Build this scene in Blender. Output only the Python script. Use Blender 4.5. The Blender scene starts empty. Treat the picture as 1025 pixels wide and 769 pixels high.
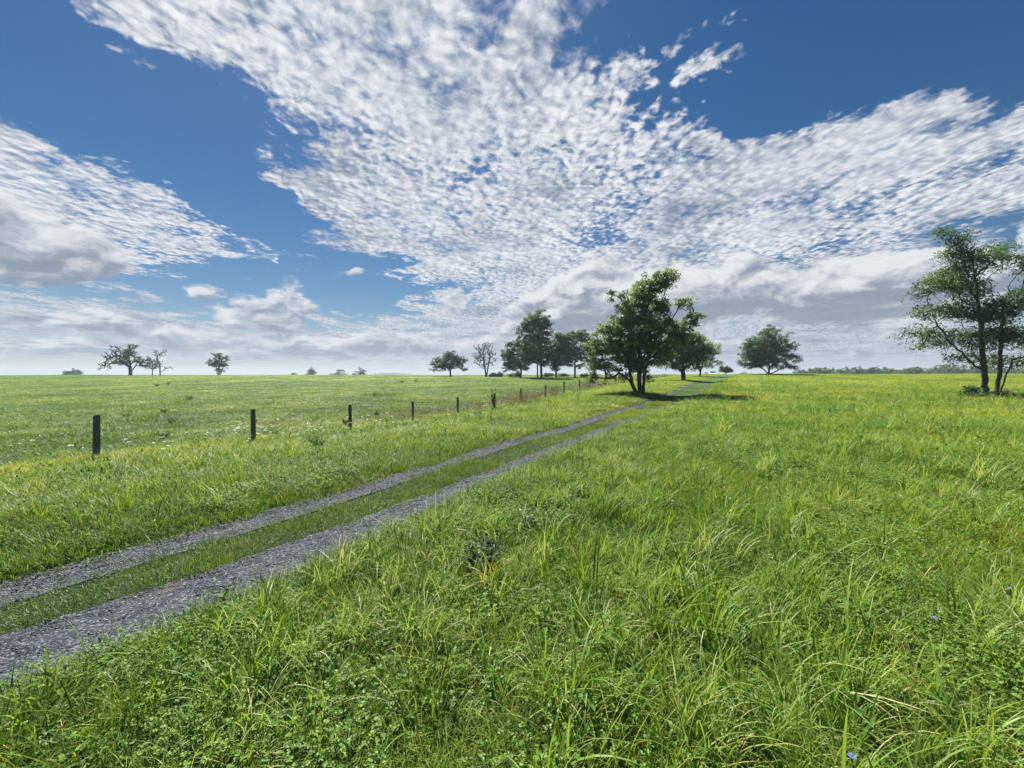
import bpy, math, random
import numpy as np
from mathutils import Vector

# ------------------------------------------------------------------ camera, world, sun, exposure
S = bpy.context.scene
COL = S.collection
F = 400.0                 # focal length in pixels of a 1024 px wide frame
EYE = 1.65
ROW0 = 378.0              # pixel row of eye level
cam_d = bpy.data.cameras.new('camera')
cam_d.sensor_width = 36.0
cam_d.lens = 36.0 * F / 1024.0
cam_d.clip_start = 0.05
cam_d.clip_end = 6000
cam = bpy.data.objects.new('camera', cam_d)
cam.location = (0, 0, EYE)
PITCH = math.atan((384.0 - ROW0) / F)
cam.rotation_euler = (math.radians(90) - PITCH, 0, 0)
COL.objects.link(cam)
S.camera = cam

SUN = Vector((-0.32, 0.72, 1.15)).normalized()       # direction towards the sun
SUN_EL = math.asin(SUN.z)
SUN_AZ = math.atan2(SUN.x, SUN.y)                     # clockwise from +Y
sun_d = bpy.data.lights.new('sun', 'SUN')
sun_d.energy = 5.0
sun_d.angle = math.radians(0.6)
sun_d.color = (1.0, 0.955, 0.87)
sun = bpy.data.objects.new('sun', sun_d)
sun.rotation_euler = SUN.to_track_quat('Z', 'Y').to_euler()
sun.location = (0, 0, 60)
COL.objects.link(sun)

S.view_settings.view_transform = 'Standard'
S.view_settings.look = 'None'
S.view_settings.exposure = 1.38
S.view_settings.gamma = 1.0
S.view_settings.use_curve_mapping = False
S.cycles.use_denoising = True
S.cycles.max_bounces = 8
S.cycles.diffuse_bounces = 3
S.cycles.transmission_bounces = 3
S.cycles.transparent_max_bounces = 4
S.cycles.caustics_reflective = False
S.cycles.caustics_refractive = False


def px_dir(px, py):
    """unit direction through a pixel of the 1024 x 768 frame (small pitch folded into ROW0)"""
    return Vector(((px - 512.0) / F, 1.0, (ROW0 - py) / F)).normalized()


# ---- node helper
class NT:
    def __init__(self, tree):
        self.t = tree
        self.n = tree.nodes
        self.l = tree.links

    def node(self, typ, **kw):
        n = self.n.new(typ)
        for k, v in kw.items():
            setattr(n, k, v)
        return n

    def put(self, sock, v):
        if isinstance(v, bpy.types.NodeSocket):
            self.l.new(v, sock)
        else:
            sock.default_value = v

    def math(self, op, a, b=None, c=None, clamp=False):
        n = self.node('ShaderNodeMath', operation=op, use_clamp=clamp)
        self.put(n.inputs[0], a)
        if b is not None: self.put(n.inputs[1], b)
        if c is not None: self.put(n.inputs[2], c)
        return n.outputs[0]

    def vmath(self, op, a, b=None, scale=None):
        n = self.node('ShaderNodeVectorMath', operation=op)
        self.put(n.inputs[0], a)
        if b is not None: self.put(n.inputs[1], b)
        if scale is not None: self.put(n.inputs['Scale'], scale)
        return n.outputs['Value'] if op in ('DOT_PRODUCT', 'LENGTH', 'DISTANCE') else n.outputs[0]

    def noise(self, vec, scale, detail=4, rough=0.5, lac=2.0, dist=0.0, color=False, dims='3D'):
        n = self.node('ShaderNodeTexNoise', noise_dimensions=dims)
        if vec is not None: self.put(n.inputs['Vector'], vec)
        n.inputs['Scale'].default_value = scale
        n.inputs['Detail'].default_value = detail
        n.inputs['Roughness'].default_value = rough
        n.inputs['Lacunarity'].default_value = lac
        n.inputs['Distortion'].default_value = dist
        return n.outputs['Color' if color else 'Fac']

    def smooth(self, v, a, b):
        n = self.node('ShaderNodeMapRange', interpolation_type='SMOOTHSTEP')
        self.put(n.inputs['Value'], v)
        n.inputs['From Min'].default_value = a
        n.inputs['From Max'].default_value = b
        return n.outputs['Result']

    def lin(self, v, a, b, c=0.0, d=1.0):
        n = self.node('ShaderNodeMapRange')
        self.put(n.inputs['Value'], v)
        n.inputs['From Min'].default_value = a
        n.inputs['From Max'].default_value = b
        n.inputs['To Min'].default_value = c
        n.inputs['To Max'].default_value = d
        return n.outputs['Result']

    def mix(self, f, a, b, blend='MIX'):
        n = self.node('ShaderNodeMix', data_type='RGBA', blend_type=blend)
        self.put(n.inputs['Factor'], f)
        self.put(n.inputs['A'] if False else n.inputs[6], a)
        self.put(n.inputs[7], b)
        return n.outputs[2]

    def ramp(self, f, stops):
        n = self.node('ShaderNodeValToRGB')
        self.put(n.inputs[0], f)
        e = n.color_ramp.elements
        e[0].position, e[0].color = stops[0][0], (*stops[0][1], 1)
        e[1].position, e[1].color = stops[-1][0], (*stops[-1][1], 1)
        for p, c in stops[1:-1]:
            x = e.new(p)
            x.color = (*c, 1)
        return n.outputs[0]


# ------------------------------------------------------------------ sky: Nishita blue with procedural cloud layers
world = bpy.data.worlds.new('World')
S.world = world
world.use_nodes = True
world.node_tree.nodes.clear()
W = NT(world.node_tree)
SKY_STRENGTH = 0.055

# cloud banks over the place: (pixel x, pixel y, half width, half height, tilt in degrees, weight) turned into sky directions
HIGH = [
    # the broad central bank of rippled cloud
    (225, -10, 200, 60, 20, .9), (150, 45, 70, 24, 38, .5), (340, 70, 170, 75, 32, .95), (430, 130, 140, 80, 35, .9), (500, 40, 90, 90, 30, .75),
    (500, 215, 170, 75, 8, 1.0), (620, 210, 150, 80, -5, .95), (720, 235, 170, 75, -12, .85), (850, 180, 130, 45, -14, .8),
    (960, 155, 110, 30, -8, .75), (980, 205, 80, 16, -10, .5), (620, 300, 240, 60, 0, .9), (760, 290, 130, 50, -10, .7),
    (440, 235, 90, 40, 28, .45), (540, 90, 60, 50, 50, .5), (720, 150, 40, 60, 35, .35),
    (690, 48, 40, 7, -28, .82), (742, 33, 26, 5, -25, .82), (808, 40, 14, 5, -15, .8), (690, 90, 50, 8, -35, .7), (625, 75, 17, 12, -25, 1.0), (640, 92, 14, 6, -20, .6), (610, 12, 26, 22, 0, .45), (715, 85, 30, 5, -8, .55), (770, 145, 24, 6, -10, .6), (835, 125, 22, 5, -15, .6), (1015, 118, 10, 8, 0, .8),
    # the left bank
    (30, 165, 130, 36, 22, .8), (120, 205, 130, 30, 22, .8), (200, 240, 90, 14, 14, .6), (60, 240, 120, 60, 12, .9),
    (125, 160, 14, 4, 10, .7), (95, 130, 18, 4, 5, .6), (180, 200, 22, 4, 18, .7), (205, 190, 20, 3, 20, .5), (260, 175, 24, 6, 22, .6), (275, 215, 30, 5, 24, .7), (300, 190, 24, 5, 24, .6), (262, 245, 18, 4, 20, .5), (340, 200, 120, 14, 22, .4), (370, 250, 80, 30, 25, .45), (230, 270, 120, 10, 4, .35), (30, 15, 60, 12, 28, .45),
    # low veil
    (560, 352, 900, 26, 0, .75), (60, 318, 200, 16, 4, .5), (420, 330, 120, 16, -4, .35),
    # clear holes
    (180, 120, 130, 70, 32, -.9), (30, 80, 90, 40, 20, -.8), (290, 215, 110, 50, 30, -.55), (270, 285, 150, 16, 3, -.75), (180, 262, 60, 10, 8, -.3),
    (410, 280, 80, 16, 10, -.7), (340, 300, 60, 14, 5, -.4), (690, 105, 70, 30, -10, -.3), (900, 66, 170, 60, -5, -1.0),
    (760, 120, 60, 30, 0, -.5), (910, 245, 70, 26, -12, -.8), (720, 325, 60, 14, -8, -.6), (490, 15, 26, 24, 40, -.6), (505, 95, 40, 22, 40, -.3), (390, 150, 60, 12, 30, -.7), (420, 128, 40, 8, 35, -.5), (470, 30, 26, 12, 40, -.6), (360, 60, 50, 7, 35, -.4), (450, 70, 30, 8, 45, -.45), (560, 60, 16, 26, 20, -.4), (330, 130, 50, 7, 30, -.4), (425, 282, 50, 12, 10, -.3), (560, 120, 30, 14, 60, -.35),
    (640, 120, 22, 22, 0, -.3),
]
PUFF = [   # low cumulus: the same six numbers
    (15, 228, 75, 42, 12, 1.0), (70, 262, 60, 24, 0, .8), (120, 240, 40, 20, 20, .4), (287, 301, 32, 23, 0, .78), (262, 314, 40, 14, 0, .6), (200, 297, 38, 14, 8, .6), (110, 324, 90, 9, 2, .9), (25, 318, 40, 9, 2, .6),
    (60, 348, 120, 9, 0, .8), (190, 340, 60, 8, 0, .75), (330, 345, 70, 10, 0, .8), (260, 355, 120, 8, 0, .7), (420, 342, 60, 12, 0, .8),
    (480, 205, 52, 36, 0, .62), (452, 298, 26, 13, -20, .8), (350, 272, 22, 12, 0, .7), (590, 275, 60, 22, -24, .8), (560, 315, 80, 20, -5, .8), (640, 300, 70, 26, -10, .85), (730, 275, 60, 18, -20, .75), (745, 300, 90, 20, -6, .9),
    (845, 288, 46, 26, -8, 1.0), (905, 275, 55, 20, -12, .8), (990, 272, 80, 24, -8, .95), (860, 310, 90, 12, 0, .7), (860, 353, 16, 4, -10, .8), (700, 345, 120, 10, 0, .5), (960, 330, 120, 12, 0, .6), (600, 350, 120, 10, 0, .6),
]


def blob_sum(D, blobs, heights=False):
    acc = up = None
    for (x, y, rx, ry, ang, w) in blobs:
        d0 = px_dir(x, y)
        t = math.radians(ang)
        ex, ey = math.cos(t), math.sin(t)
        a = px_dir(x + ex * rx, y + ey * rx) - px_dir(x - ex * rx, y - ey * rx)
        b = px_dir(x - ey * ry, y + ex * ry) - px_dir(x + ey * ry, y - ex * ry)
        ra, rb = a.length / 2, b.length / 2
        a = a.normalized(); b = (b - a * b.dot(a)).normalized()
        # distances along the bank's own axes, in half widths
        va, vb = a / ra, b / rb
        pa = W.math('SUBTRACT', W.vmath('DOT_PRODUCT', D, tuple(va)), va.dot(d0))
        pb = W.math('SUBTRACT', W.vmath('DOT_PRODUCT', D, tuple(vb)), vb.dot(d0))
        q = W.math('MULTIPLY_ADD', pa, pa, W.math('MULTIPLY', pb, pb))
        g = W.math('POWER', 0.50, q)
        acc = W.math('MULTIPLY', g, w) if acc is None else W.math('MULTIPLY_ADD', g, w, acc)
        if heights:      # how far above (or below) the middle of its cloud a point lies
            up = W.math('MULTIPLY', g, pb) if up is None else W.math('MULTIPLY_ADD', g, pb, up)
    return (acc, up) if heights else acc


tc = W.node('ShaderNodeTexCoord')
D0 = W.vmath('NORMALIZE', tc.outputs['Generated'])
sep = W.node('ShaderNodeSeparateXYZ'); W.l.new(D0, sep.inputs[0])
dz = W.math('MAXIMUM', sep.outputs[2], 0.0)
inv = W.math('DIVIDE', 1.0, W.math('ADD', dz, 0.05))
comb = W.node('ShaderNodeCombineXYZ')
W.l.new(W.math('MULTIPLY', sep.outputs[0], inv), comb.inputs[0])
W.l.new(W.math('MULTIPLY', sep.outputs[1], inv), comb.inputs[1])
P = comb.outputs[0]
# ragged edges: the banks are looked up with a noisy direction
wn = W.noise(P, 2.2, 6, 0.66, color=True)
wv = W.vmath('SCALE', W.vmath('SUBTRACT', wn, (0.5, 0.5, 0.5)), scale=0.24)
Dw = W.vmath('ADD', D0, wv)
# plane coordinates for the ripples, gently pulled along the wind
rip = W.node('ShaderNodeMapping'); W.l.new(P, rip.inputs[0])
rip.inputs['Rotation'].default_value = (0, 0, math.radians(-20))
rip.inputs['Scale'].default_value = (1.05, 0.90, 1)
R0 = rip.outputs[0]
R1 = W.vmath('ADD', R0, W.vmath('SCALE', W.vmath('SUBTRACT', W.noise(R0, 6, 3, 0.55, color=True), (0.5, 0.5, 0.5)), scale=0.055))


def cells(v, scale, detail=1.0):
    """rounded puffs: 1 in the middle of a puff, 0 in the seams"""
    n = W.node('ShaderNodeTexVoronoi', feature='SMOOTH_F1', voronoi_dimensions='2D')
    W.put(n.inputs['Vector'], v)
    n.inputs['Scale'].default_value = scale
    n.inputs['Detail'].default_value = detail
    n.inputs['Roughness'].default_value = 0.55
    n.inputs['Smoothness'].default_value = 0.55
    return W.math('SUBTRACT', 1.0, W.math('MULTIPLY', n.outputs['Distance'], 1.45))


hi = W.smooth(dz, 0.03, 0.26)            # the ripples blur into a grey sheet low down
big = W.noise(R1, 2.0, 4, 0.55)


where = W.smooth(W.noise(P, 1.3, 2, 0.5), 0.40, 0.62)        # lumpy in some parts of the sheet, fine ripples in others
thin = W.smooth(W.noise(W.vmath('ADD', P, (9.1, 2.2, 0)), 1.1, 2, 0.5), 0.42, 0.66)   # soft veil instead of puffs


def relief(off):
    v = W.vmath('ADD', R1, off)
    lump = W.noise(v, 6.5, 8, 0.62)
    ripple = W.noise(v, 22.0, 4, 0.58, dist=0.5)
    base = W.noise(v, 2.6, 7, 0.66)
    return W.math('MULTIPLY_ADD', base, 0.34, W.math('MULTIPLY_ADD', lump, W.lin(where, 0, 1, 0.30, 0.50), W.math('MULTIPLY', ripple, W.lin(where, 0, 1, 0.36, 0.16))))


mid = relief((3.3, 7.1, 0))
mid2 = relief((3.3 - 0.015, 7.1 + 0.018, 0))
pf = cells(R1, 19.0)
cov = W.math('MINIMUM', blob_sum(Dw, HIGH), 1.12)
fine = W.math('MULTIPLY_ADD', W.math('SUBTRACT', mid, 0.5), 2.6, W.math('MULTIPLY', W.math('MULTIPLY', W.math('SUBTRACT', 1.0, where), W.math('SUBTRACT', pf, 0.45)), 0.28))
f0 = W.math('MULTIPLY_ADD', W.math('SUBTRACT', big, 0.5), 2.2, W.math('MULTIPLY', fine, W.math('MULTIPLY', W.lin(hi, 0, 1, 0.35, 1.15), W.lin(thin, 0, 1, 1.35, 0.8))))
dens = W.math('ADD', W.math('MULTIPLY_ADD', cov, 0.98, -0.62), f0)
alpha_h = W.math('MULTIPLY', W.smooth(dens, -0.22, 0.46), 0.97)
# puffs white where they are full and on the sunward side, blue-grey in the seams; broad grey where the sheet is thick
val_h = W.math('MULTIPLY_ADD', W.math('SUBTRACT', mid, 0.5), 0.9, 0.60)
val_h = W.math('MULTIPLY_ADD', W.math('SUBTRACT', pf, 0.45), 0.16, val_h)
val_h = W.math('MULTIPLY_ADD', W.math('SUBTRACT', mid, mid2), W.lin(thin, 0, 1, 2.0, 0.8), val_h)
val_h = W.math('MULTIPLY_ADD', W.smooth(dens, 0.55, -0.05), 0.10, val_h)
val_h = W.math('SUBTRACT', val_h, W.math('MULTIPLY', W.smooth(W.noise(P, 1.5, 3, 0.5), 0.46, 0.68), 0.17))
val_h = W.math('MULTIPLY_ADD', W.math('SUBTRACT', 1.0, hi), -0.07, val_h)
val_h = W.math('MINIMUM', W.math('MAXIMUM', val_h, 0.22), 0.90)
col_h = W.mix(W.smooth(val_h, 0.20, 0.82), (0.22, 0.275, 0.385, 1), (0.90, 0.91, 0.925, 1))

# low cumulus: billows seen from the side, so in azimuth / elevation
az = W.math('ARCTAN2', sep.outputs[0], sep.outputs[1])
el = W.math('ARCSINE', dz)
cb = W.node('ShaderNodeCombineXYZ'); W.l.new(az, cb.inputs[0]); W.l.new(W.math('MULTIPLY', el, 1.55), cb.inputs[1])
C0 = W.vmath('ADD', cb.outputs[0], W.vmath('SCALE', W.vmath('SUBTRACT', W.noise(cb.outputs[0], 9, 4, 0.55, color=True), (0.5, 0.5, 0.5)), scale=0.12))


def puff_density(off):
    v = W.vmath('ADD', C0, off)
    return W.math('ADD', W.math('MULTIPLY', W.math('SUBTRACT', W.noise(v, 9.0, 8, 0.62), 0.5), 1.5), W.math('MULTIPLY', W.math('SUBTRACT', cells(v, 13.0, 2.5), 0.4), 0.30))


covp, upp = blob_sum(W.vmath('ADD', D0, W.vmath('SCALE', wv, scale=0.30)), PUFF, True)
covp = W.math('MINIMUM', covp, 1.05)
g0 = puff_density((0, 0, 0))
g1 = puff_density((-0.006, 0.022, 0))
dp = W.math('ADD', W.math('MULTIPLY_ADD', covp, 1.15, -0.52), g0)
alpha_p = W.math('MULTIPLY', W.smooth(dp, -0.08, 0.28), 0.90)
thp = W.smooth(dp, 0.05, 0.8)
val_p = W.math('ADD', W.lin(thp, 0, 1, 0.53, 0.35), W.math('MULTIPLY', W.math('SUBTRACT', g0, g1), 1.0))
val_p = W.math('MULTIPLY_ADD', W.math('MINIMUM', W.math('MAXIMUM', upp, -0.8), 1.0), -0.34, val_p)
val_p = W.math('MINIMUM', W.math('MAXIMUM', val_p, 0.20), 0.84)
col_p = W.mix(W.smooth(val_p, 0.16, 0.80), (0.235, 0.275, 0.365, 1), (0.84, 0.845, 0.85, 1))

sky = W.node('ShaderNodeTexSky', sky_type='NISHITA')
sky.sun_disc = False
sky.sun_elevation = SUN_EL
sky.sun_rotation = SUN_AZ
sky.air_density = 1.0
sky.dust_density = 0.25
sky.ozone_density = 2.0
hs = W.node('ShaderNodeHueSaturation'); W.l.new(sky.outputs[0], hs.inputs['Color'])
hs.inputs['Hue'].default_value = 0.500
hs.inputs['Saturation'].default_value = 1.43
hs.inputs['Value'].default_value = 0.45
CL = 1.0 / (SKY_STRENGTH * 2 ** S.view_settings.exposure)       # cloud radiance is given as it reads at this exposure


def cloud(c):
    return W.vmath('SCALE', c, scale=CL)


c1 = W.mix(alpha_h, hs.outputs[0], cloud(col_h))
c2 = W.mix(alpha_p, c1, cloud(col_p))
# grey-blue air low over the horizon
veil = W.math('MULTIPLY', W.math('POWER', 2.718, W.math('MULTIPLY', dz, -15.0)), 0.62)
c3 = W.mix(veil, c2, cloud((0.30, 0.36, 0.46)))
bg = W.node('ShaderNodeBackground'); W.l.new(c3, bg.inputs[0]); bg.inputs[1].default_value = SKY_STRENGTH
wo = W.node('ShaderNodeOutputWorld'); W.l.new(bg.outputs[0], wo.inputs[0])
world.cycles.sampling_method = 'MANUAL'
world.cycles.sample_map_resolution = 512
#@@END_HEAD

# ------------------------------------------------------------------ terrain
def sm(t):
    t = np.clip(t, 0, 1)
    return t * t * (3 - 2 * t)


_rng = np.random.default_rng(11)
_WAV = [(_rng.uniform(0.03, 0.12), _rng.uniform(0, 6.28), _rng.uniform(0, 6.28), 0.035) for _ in range(6)] + \
       [(_rng.uniform(0.3, 0.9), _rng.uniform(0, 6.28), _rng.uniform(0, 6.28), 0.010) for _ in range(8)]


def track_x(y):      # centre line of the two-rut track
    return np.interp(y, TRK_Y, TRK_X)


TRK_Y = np.array([0.0, 100.0]); TRK_X = np.array([-100.0, -100.0]); DIP = 0.0


_PY = np.linspace(-60, 3400, 6921)
def _prof(k, v):
    q = np.interp(_PY, k, v)
    for w in (9, 9, 7):
        q = np.convolve(np.pad(q, w // 2, 'edge'), np.ones(w) / w, 'valid')
    return q
# along the pasture fence and along the meadow side
PROF_L = _prof([-60, 0, 6, 10, 15, 18, 24, 30, 36, 49, 62, 80, 102, 122, 132, 340, 3400], [-.2, -.25, -.28, -.36, -.48, -.56, -.52, -.26, .06, .58, 1.02, 1.62, 2.22, 2.56, 2.56, -3.2, -3.6])
PROF_R = _prof([-60, 0, 8, 14, 20, 30, 40, 50, 66, 80, 90, 330, 3400], [-.05, 0, .02, .10, .25, .66, 1.04, 1.42, 1.98, 2.34, 2.36, -3.4, -3.6])


def gz(x, y):
    """ground height"""
    x = np.asarray(x, float); y = np.asarray(y, float)
    fx = -15.6 + 0.563 * np.clip(y, 0, 160)           # about where the fence runs
    w = sm((x - fx + 1.0) / 9.0)
    z = np.interp(y, _PY, PROF_L) * (1 - w) + np.interp(y, _PY, PROF_R) * w
    near = 1 - sm((y - 25) / 60)
    for f, a, p, amp in _WAV:
        k = 1.0 if f < 0.2 else near
        z = z + amp * k * np.sin(f * (x * math.cos(a) + y * math.sin(a)) * 2 + p) * sm(np.hypot(x, y) / 6)
    d = np.abs(x - track_x(y)) * 0.9
    z = z - DIP * (1 - sm((d - 0.7) / 1.1)) * (1 - sm((y - 30) / 40))
    return z


def hit(px, py, far=400.0):
    """where the ray through a pixel meets the ground"""
    dx, dz = (px - 512.0) / F, (ROW0 - py) / F
    ys = np.concatenate([np.arange(0.8, 12, 0.01), np.arange(12, 60, 0.05), np.arange(60, far, 0.25)])
    g = gz(dx * ys, ys) - (EYE + dz * ys)
    i = int(np.argmax(g > 0))
    if g[i] <= 0: i = len(ys) - 1
    return float(dx * ys[i]), float(ys[i])


def on_ground(px, y):
    x = (px - 512.0) / F * y
    return x, y, float(gz(x, y))


# ruts of the track, read as left and right edges
RUT = {
    'left': ([(0, 587), (75, 566), (150, 540), (210, 529), (278, 510), (340, 493), (370, 485), (440, 461), (511, 440), (581, 420), (600, 414), (634, 405), (672, 393), (688, 387), (700, 382)],
             [(0, 608), (75, 588), (150, 562), (210, 543), (278, 525), (340, 504), (370, 496), (430, 473), (511, 447), (581, 427), (606, 418), (640, 407), (678, 394), (692, 387.5), (703, 382.4)]),
    'right': ([(0, 641), (79, 623), (150, 595), (210, 576), (271, 551), (340, 529), (400, 506), (458, 484), (511, 463), (581, 436), (606, 427), (637, 417.5), (665, 407), (683, 400.5), (694, 393), (706, 384.5)],
              [(0, 688), (75, 657), (150, 627), (210, 606), (278, 574), (340, 548), (400, 524), (458, 498), (511, 471), (581, 444), (612, 431), (650, 417), (672, 408), (687, 401), (697, 393), (710, 384.2)]),
}


_RY = np.linspace(-8, 95, 1031)


def rut_lines():
    out = {}
    for k, (a, b) in RUT.items():
        res = []
        for e in (a, b):
            pts = np.array([hit(*p) for p in e])
            pts = pts[np.argsort(pts[:, 1])]
            lead = pts[0] - (pts[3] - pts[0]) / (pts[3, 1] - pts[0, 1]) * (pts[0, 1] + 8)
            tail = pts[-1] + (pts[-1] - pts[-4]) / (pts[-1, 1] - pts[-4, 1]) * (95 - pts[-1, 1])
            q = np.interp(_RY, np.concatenate([[-8], pts[:, 1], [95]]), np.concatenate([[lead[0]], pts[:, 0], [tail[0]]]))
            for w in (15, 25):
                q = np.convolve(np.pad(q, w // 2, mode='reflect', reflect_type='odd'), np.ones(w) / w, 'valid')
            res.append(q)
        out[k] = res
    # far ahead the two ruts keep their gauge about the common middle
    mid = sum(out[k][q] for k in out for q in (0, 1)) / 4
    sl = np.polyfit(_RY[_RY > 30], mid[_RY > 30], 2)
    mid = np.where(_RY > 34, mid * 0 + np.polyval(sl, _RY), mid)
    t = sm((_RY - 14) / 14)
    for k, off in (('left', -0.86), ('right', 0.86)):
        l, r = np.minimum(*out[k]), np.maximum(*out[k])
        if k == 'right': r = r + 0.12 * (1 - sm((_RY - 9) / 9)) + 0.2 * (1 - sm((_RY - 2) / 4))      # the bank grass leans over this edge
        out[k] = [l * (1 - t) + t * (mid + off - 0.165), r * (1 - t) + t * (mid + off + 0.165)]
    return out


def rut_edge(k, q, y):
    return np.interp(y, _RY, RUTC[k][q])


def _track():
    global TRK_Y, TRK_X, DIP
    for it in range(3):
        R = rut_lines()
        TRK_X = (R['left'][0] + R['right'][1]) / 2
        TRK_Y = _RY
        DIP = 0.10
    return R


RUTC = _track()


def rut_dist(x, y):
    """signed distance to the nearest rut: negative inside it"""
    d = np.full(np.shape(x), 99.0)
    for k in RUTC:
        l = rut_edge(k, 0, y); r = rut_edge(k, 1, y)
        l, r = np.minimum(l, r), np.maximum(l, r)
        r = np.maximum(r, l + 0.3)
        dd = np.maximum(l - x, x - r) * 0.9
        d = np.minimum(d, dd)
    return np.where((y > 90), 99.0, d)


FENCE = [(-10.17, 9.76), (-8.46, 13.06), (-6.63, 16.36), (-4.87, 19.66), (-3.1, 22.96), (-1.18, 26.26), (0.67, 29.56), (2.75, 32.86), (4.7, 36.16), (6.65, 39.46), (8.66, 42.76), (10.7, 46.06), (12.7, 49.36)]
FX = np.array([p[0] for p in FENCE]); FY = np.array([p[1] for p in FENCE])


def fence_d(x, y):
    """distance to the left of the fence line (positive: in the pasture)"""
    fx = np.interp(y, np.concatenate([[-20], FY, [110]]), np.concatenate([[-10.17 - 29.76 * 0.52], FX, [12.7 + 60.6 * 0.60]]))
    return (fx - x) * 0.87


# ------------------------------------------------------------------ mesh helpers
def make_mesh(name, V, Fc, col=None, smooth=False):
    """V (n,3), Fc: list of index arrays or one (m,k) array; col: (n,) per point 'tint'"""
    me = bpy.data.meshes.new(name)
    V = np.asarray(V, np.float32)
    if isinstance(Fc, np.ndarray):
        groups = [Fc]
    else:
        groups = [np.asarray(f) for f in Fc if len(f)]
    loops = np.concatenate([g.reshape(-1) for g in groups]).astype(np.int32)
    sizes = np.concatenate([np.full(len(g), g.shape[1]) for g in groups]).astype(np.int32)
    starts = np.concatenate([[0], np.cumsum(sizes)[:-1]]).astype(np.int32)
    me.vertices.add(len(V)); me.vertices.foreach_set('co', V.reshape(-1))
    me.loops.add(len(loops)); me.loops.foreach_set('vertex_index', loops)
    me.polygons.add(len(sizes)); me.polygons.foreach_set('loop_start', starts)
    me.polygons.foreach_set('loop_total', sizes)
    me.polygons.foreach_set('use_smooth', np.full(len(sizes), smooth))
    me.update(calc_edges=True)
    if col is not None:
        a = me.attributes.new('tint', 'FLOAT', 'POINT')
        a.data.foreach_set('value', np.asarray(col, np.float32))
    return me


def link(name, me, mat=None, parent=None, **props):
    o = bpy.data.objects.new(name, me)
    if mat is not None and me is not None: me.materials.append(mat)
    COL.objects.link(o)
    if parent is not None: o.parent = parent
    for k, v in props.items(): o[k] = v
    return o


def thing(name, loc, label, cat, group=None, rz=0.0):
    o = bpy.data.objects.new(name, None)
    o.empty_display_size = 0.3
    o.location = loc
    o.rotation_euler = (0, 0, rz)
    COL.objects.link(o)
    o['label'] = label; o['category'] = cat
    if group: o['group'] = group
    return o


def tube(points, radii, sides=6, cap=True):
    """one swept tube; returns V, quads"""
    P_ = np.asarray(points, float); r = np.asarray(radii, float)
    n = len(P_)
    t = np.gradient(P_, axis=0)
    t /= np.linalg.norm(t, axis=1)[:, None] + 1e-9
    ref = np.array([0.3, 0.9, 0.2]) if abs(t[0, 2]) > 0.5 else np.array([0, 0, 1.0])
    u = np.cross(t, ref); u /= np.linalg.norm(u, axis=1)[:, None] + 1e-9
    v = np.cross(t, u)
    a = np.arange(sides) * 2 * np.pi / sides
    V = P_[:, None, :] + r[:, None, None] * (np.cos(a)[None, :, None] * u[:, None, :] + np.sin(a)[None, :, None] * v[:, None, :])
    V = V.reshape(-1, 3)
    q = []
    for i in range(n - 1):
        for k in range(sides):
            k2 = (k + 1) % sides
            q.append((i * sides + k, i * sides + k2, (i + 1) * sides + k2, (i + 1) * sides + k))
    return V, np.array(q)


def join(parts):
    Vs, Fs, off = [], [], 0
    for V, Q in parts:
        Vs.append(V); Fs.append(np.asarray(Q) + off); off += len(V)
    return np.concatenate(Vs), np.concatenate(Fs)


# ------------------------------------------------------------------ materials
def new_mat(name):
    m = bpy.data.materials.new(name)
    m.use_nodes = True
    m.node_tree.nodes.clear()
    return m, NT(m.node_tree)


def leaf_material(name, stops, transl=0.42, rough=0.45, spec=0.3, inst=True, patch=0.0, tcol=(1.25, 1.25, 0.55), bright=1.0):
    """thin leaf: reflects and lets light through; colour from the blade's own tint, the plant's tint and patches in the field"""
    m, T = new_mat(name)
    a = T.node('ShaderNodeAttribute', attribute_name='tint')
    v = a.outputs['Fac']
    if inst:
        b = T.node('ShaderNodeAttribute', attribute_name='ptint', attribute_type='INSTANCER')
        v = T.math('ADD', v, b.outputs['Fac'])
    c = T.ramp(v, stops)
    if bright != 1.0:
        c = T.vmath('SCALE', c, scale=bright)
    d = T.node('ShaderNodeBsdfPrincipled')
    T.put(d.inputs['Base Color'], c)
    d.inputs['Roughness'].default_value = rough
    d.inputs['Specular IOR Level'].default_value = spec
    tr = T.node('ShaderNodeBsdfTranslucent')
    T.put(tr.inputs[0], T.vmath('MULTIPLY', c, tcol))
    mx = T.node('ShaderNodeMixShader'); mx.inputs[0].default_value = transl
    T.l.new(d.outputs[0], mx.inputs[1]); T.l.new(tr.outputs[0], mx.inputs[2])
    o = T.node('ShaderNodeOutputMaterial'); T.l.new(mx.outputs[0], o.inputs[0])
    return m


GRASS_STOPS = [(0.0, (0.0197, 0.0464, 0.009)), (0.25, (0.046, 0.1064, 0.0134)), (0.5, (0.1222, 0.2095, 0.0223)), (0.72, (0.2268, 0.2948, 0.0322)), (0.88, (0.3746, 0.3412, 0.062)), (1.0, (0.5, 0.4499, 0.1611))]
PALE_STOPS = [(0.0, (0.04, 0.10, 0.014)), (0.35, (0.105, 0.205, 0.026)), (0.65, (0.19, 0.295, 0.045)), (0.88, (0.29, 0.35, 0.10)), (1.0, (0.44, 0.42, 0.24))]
CLOVER_STOPS = [(0.0, (0.0274, 0.0743, 0.0146)), (0.5, (0.0854, 0.1857, 0.0243)), (1.0, (0.1879, 0.297, 0.0426))]
BROWN_STOPS = [(0.0, (0.09, 0.075, 0.04)), (0.5, (0.20, 0.155, 0.095)), (1.0, (0.36, 0.29, 0.19))]
M_GRASS = leaf_material('grass_blade', GRASS_STOPS, spec=0.22, tcol=(1.35, 1.35, 0.4))
M_PALE = leaf_material('long_grass_blade', PALE_STOPS, transl=0.42, rough=0.5, spec=0.25)
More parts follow.
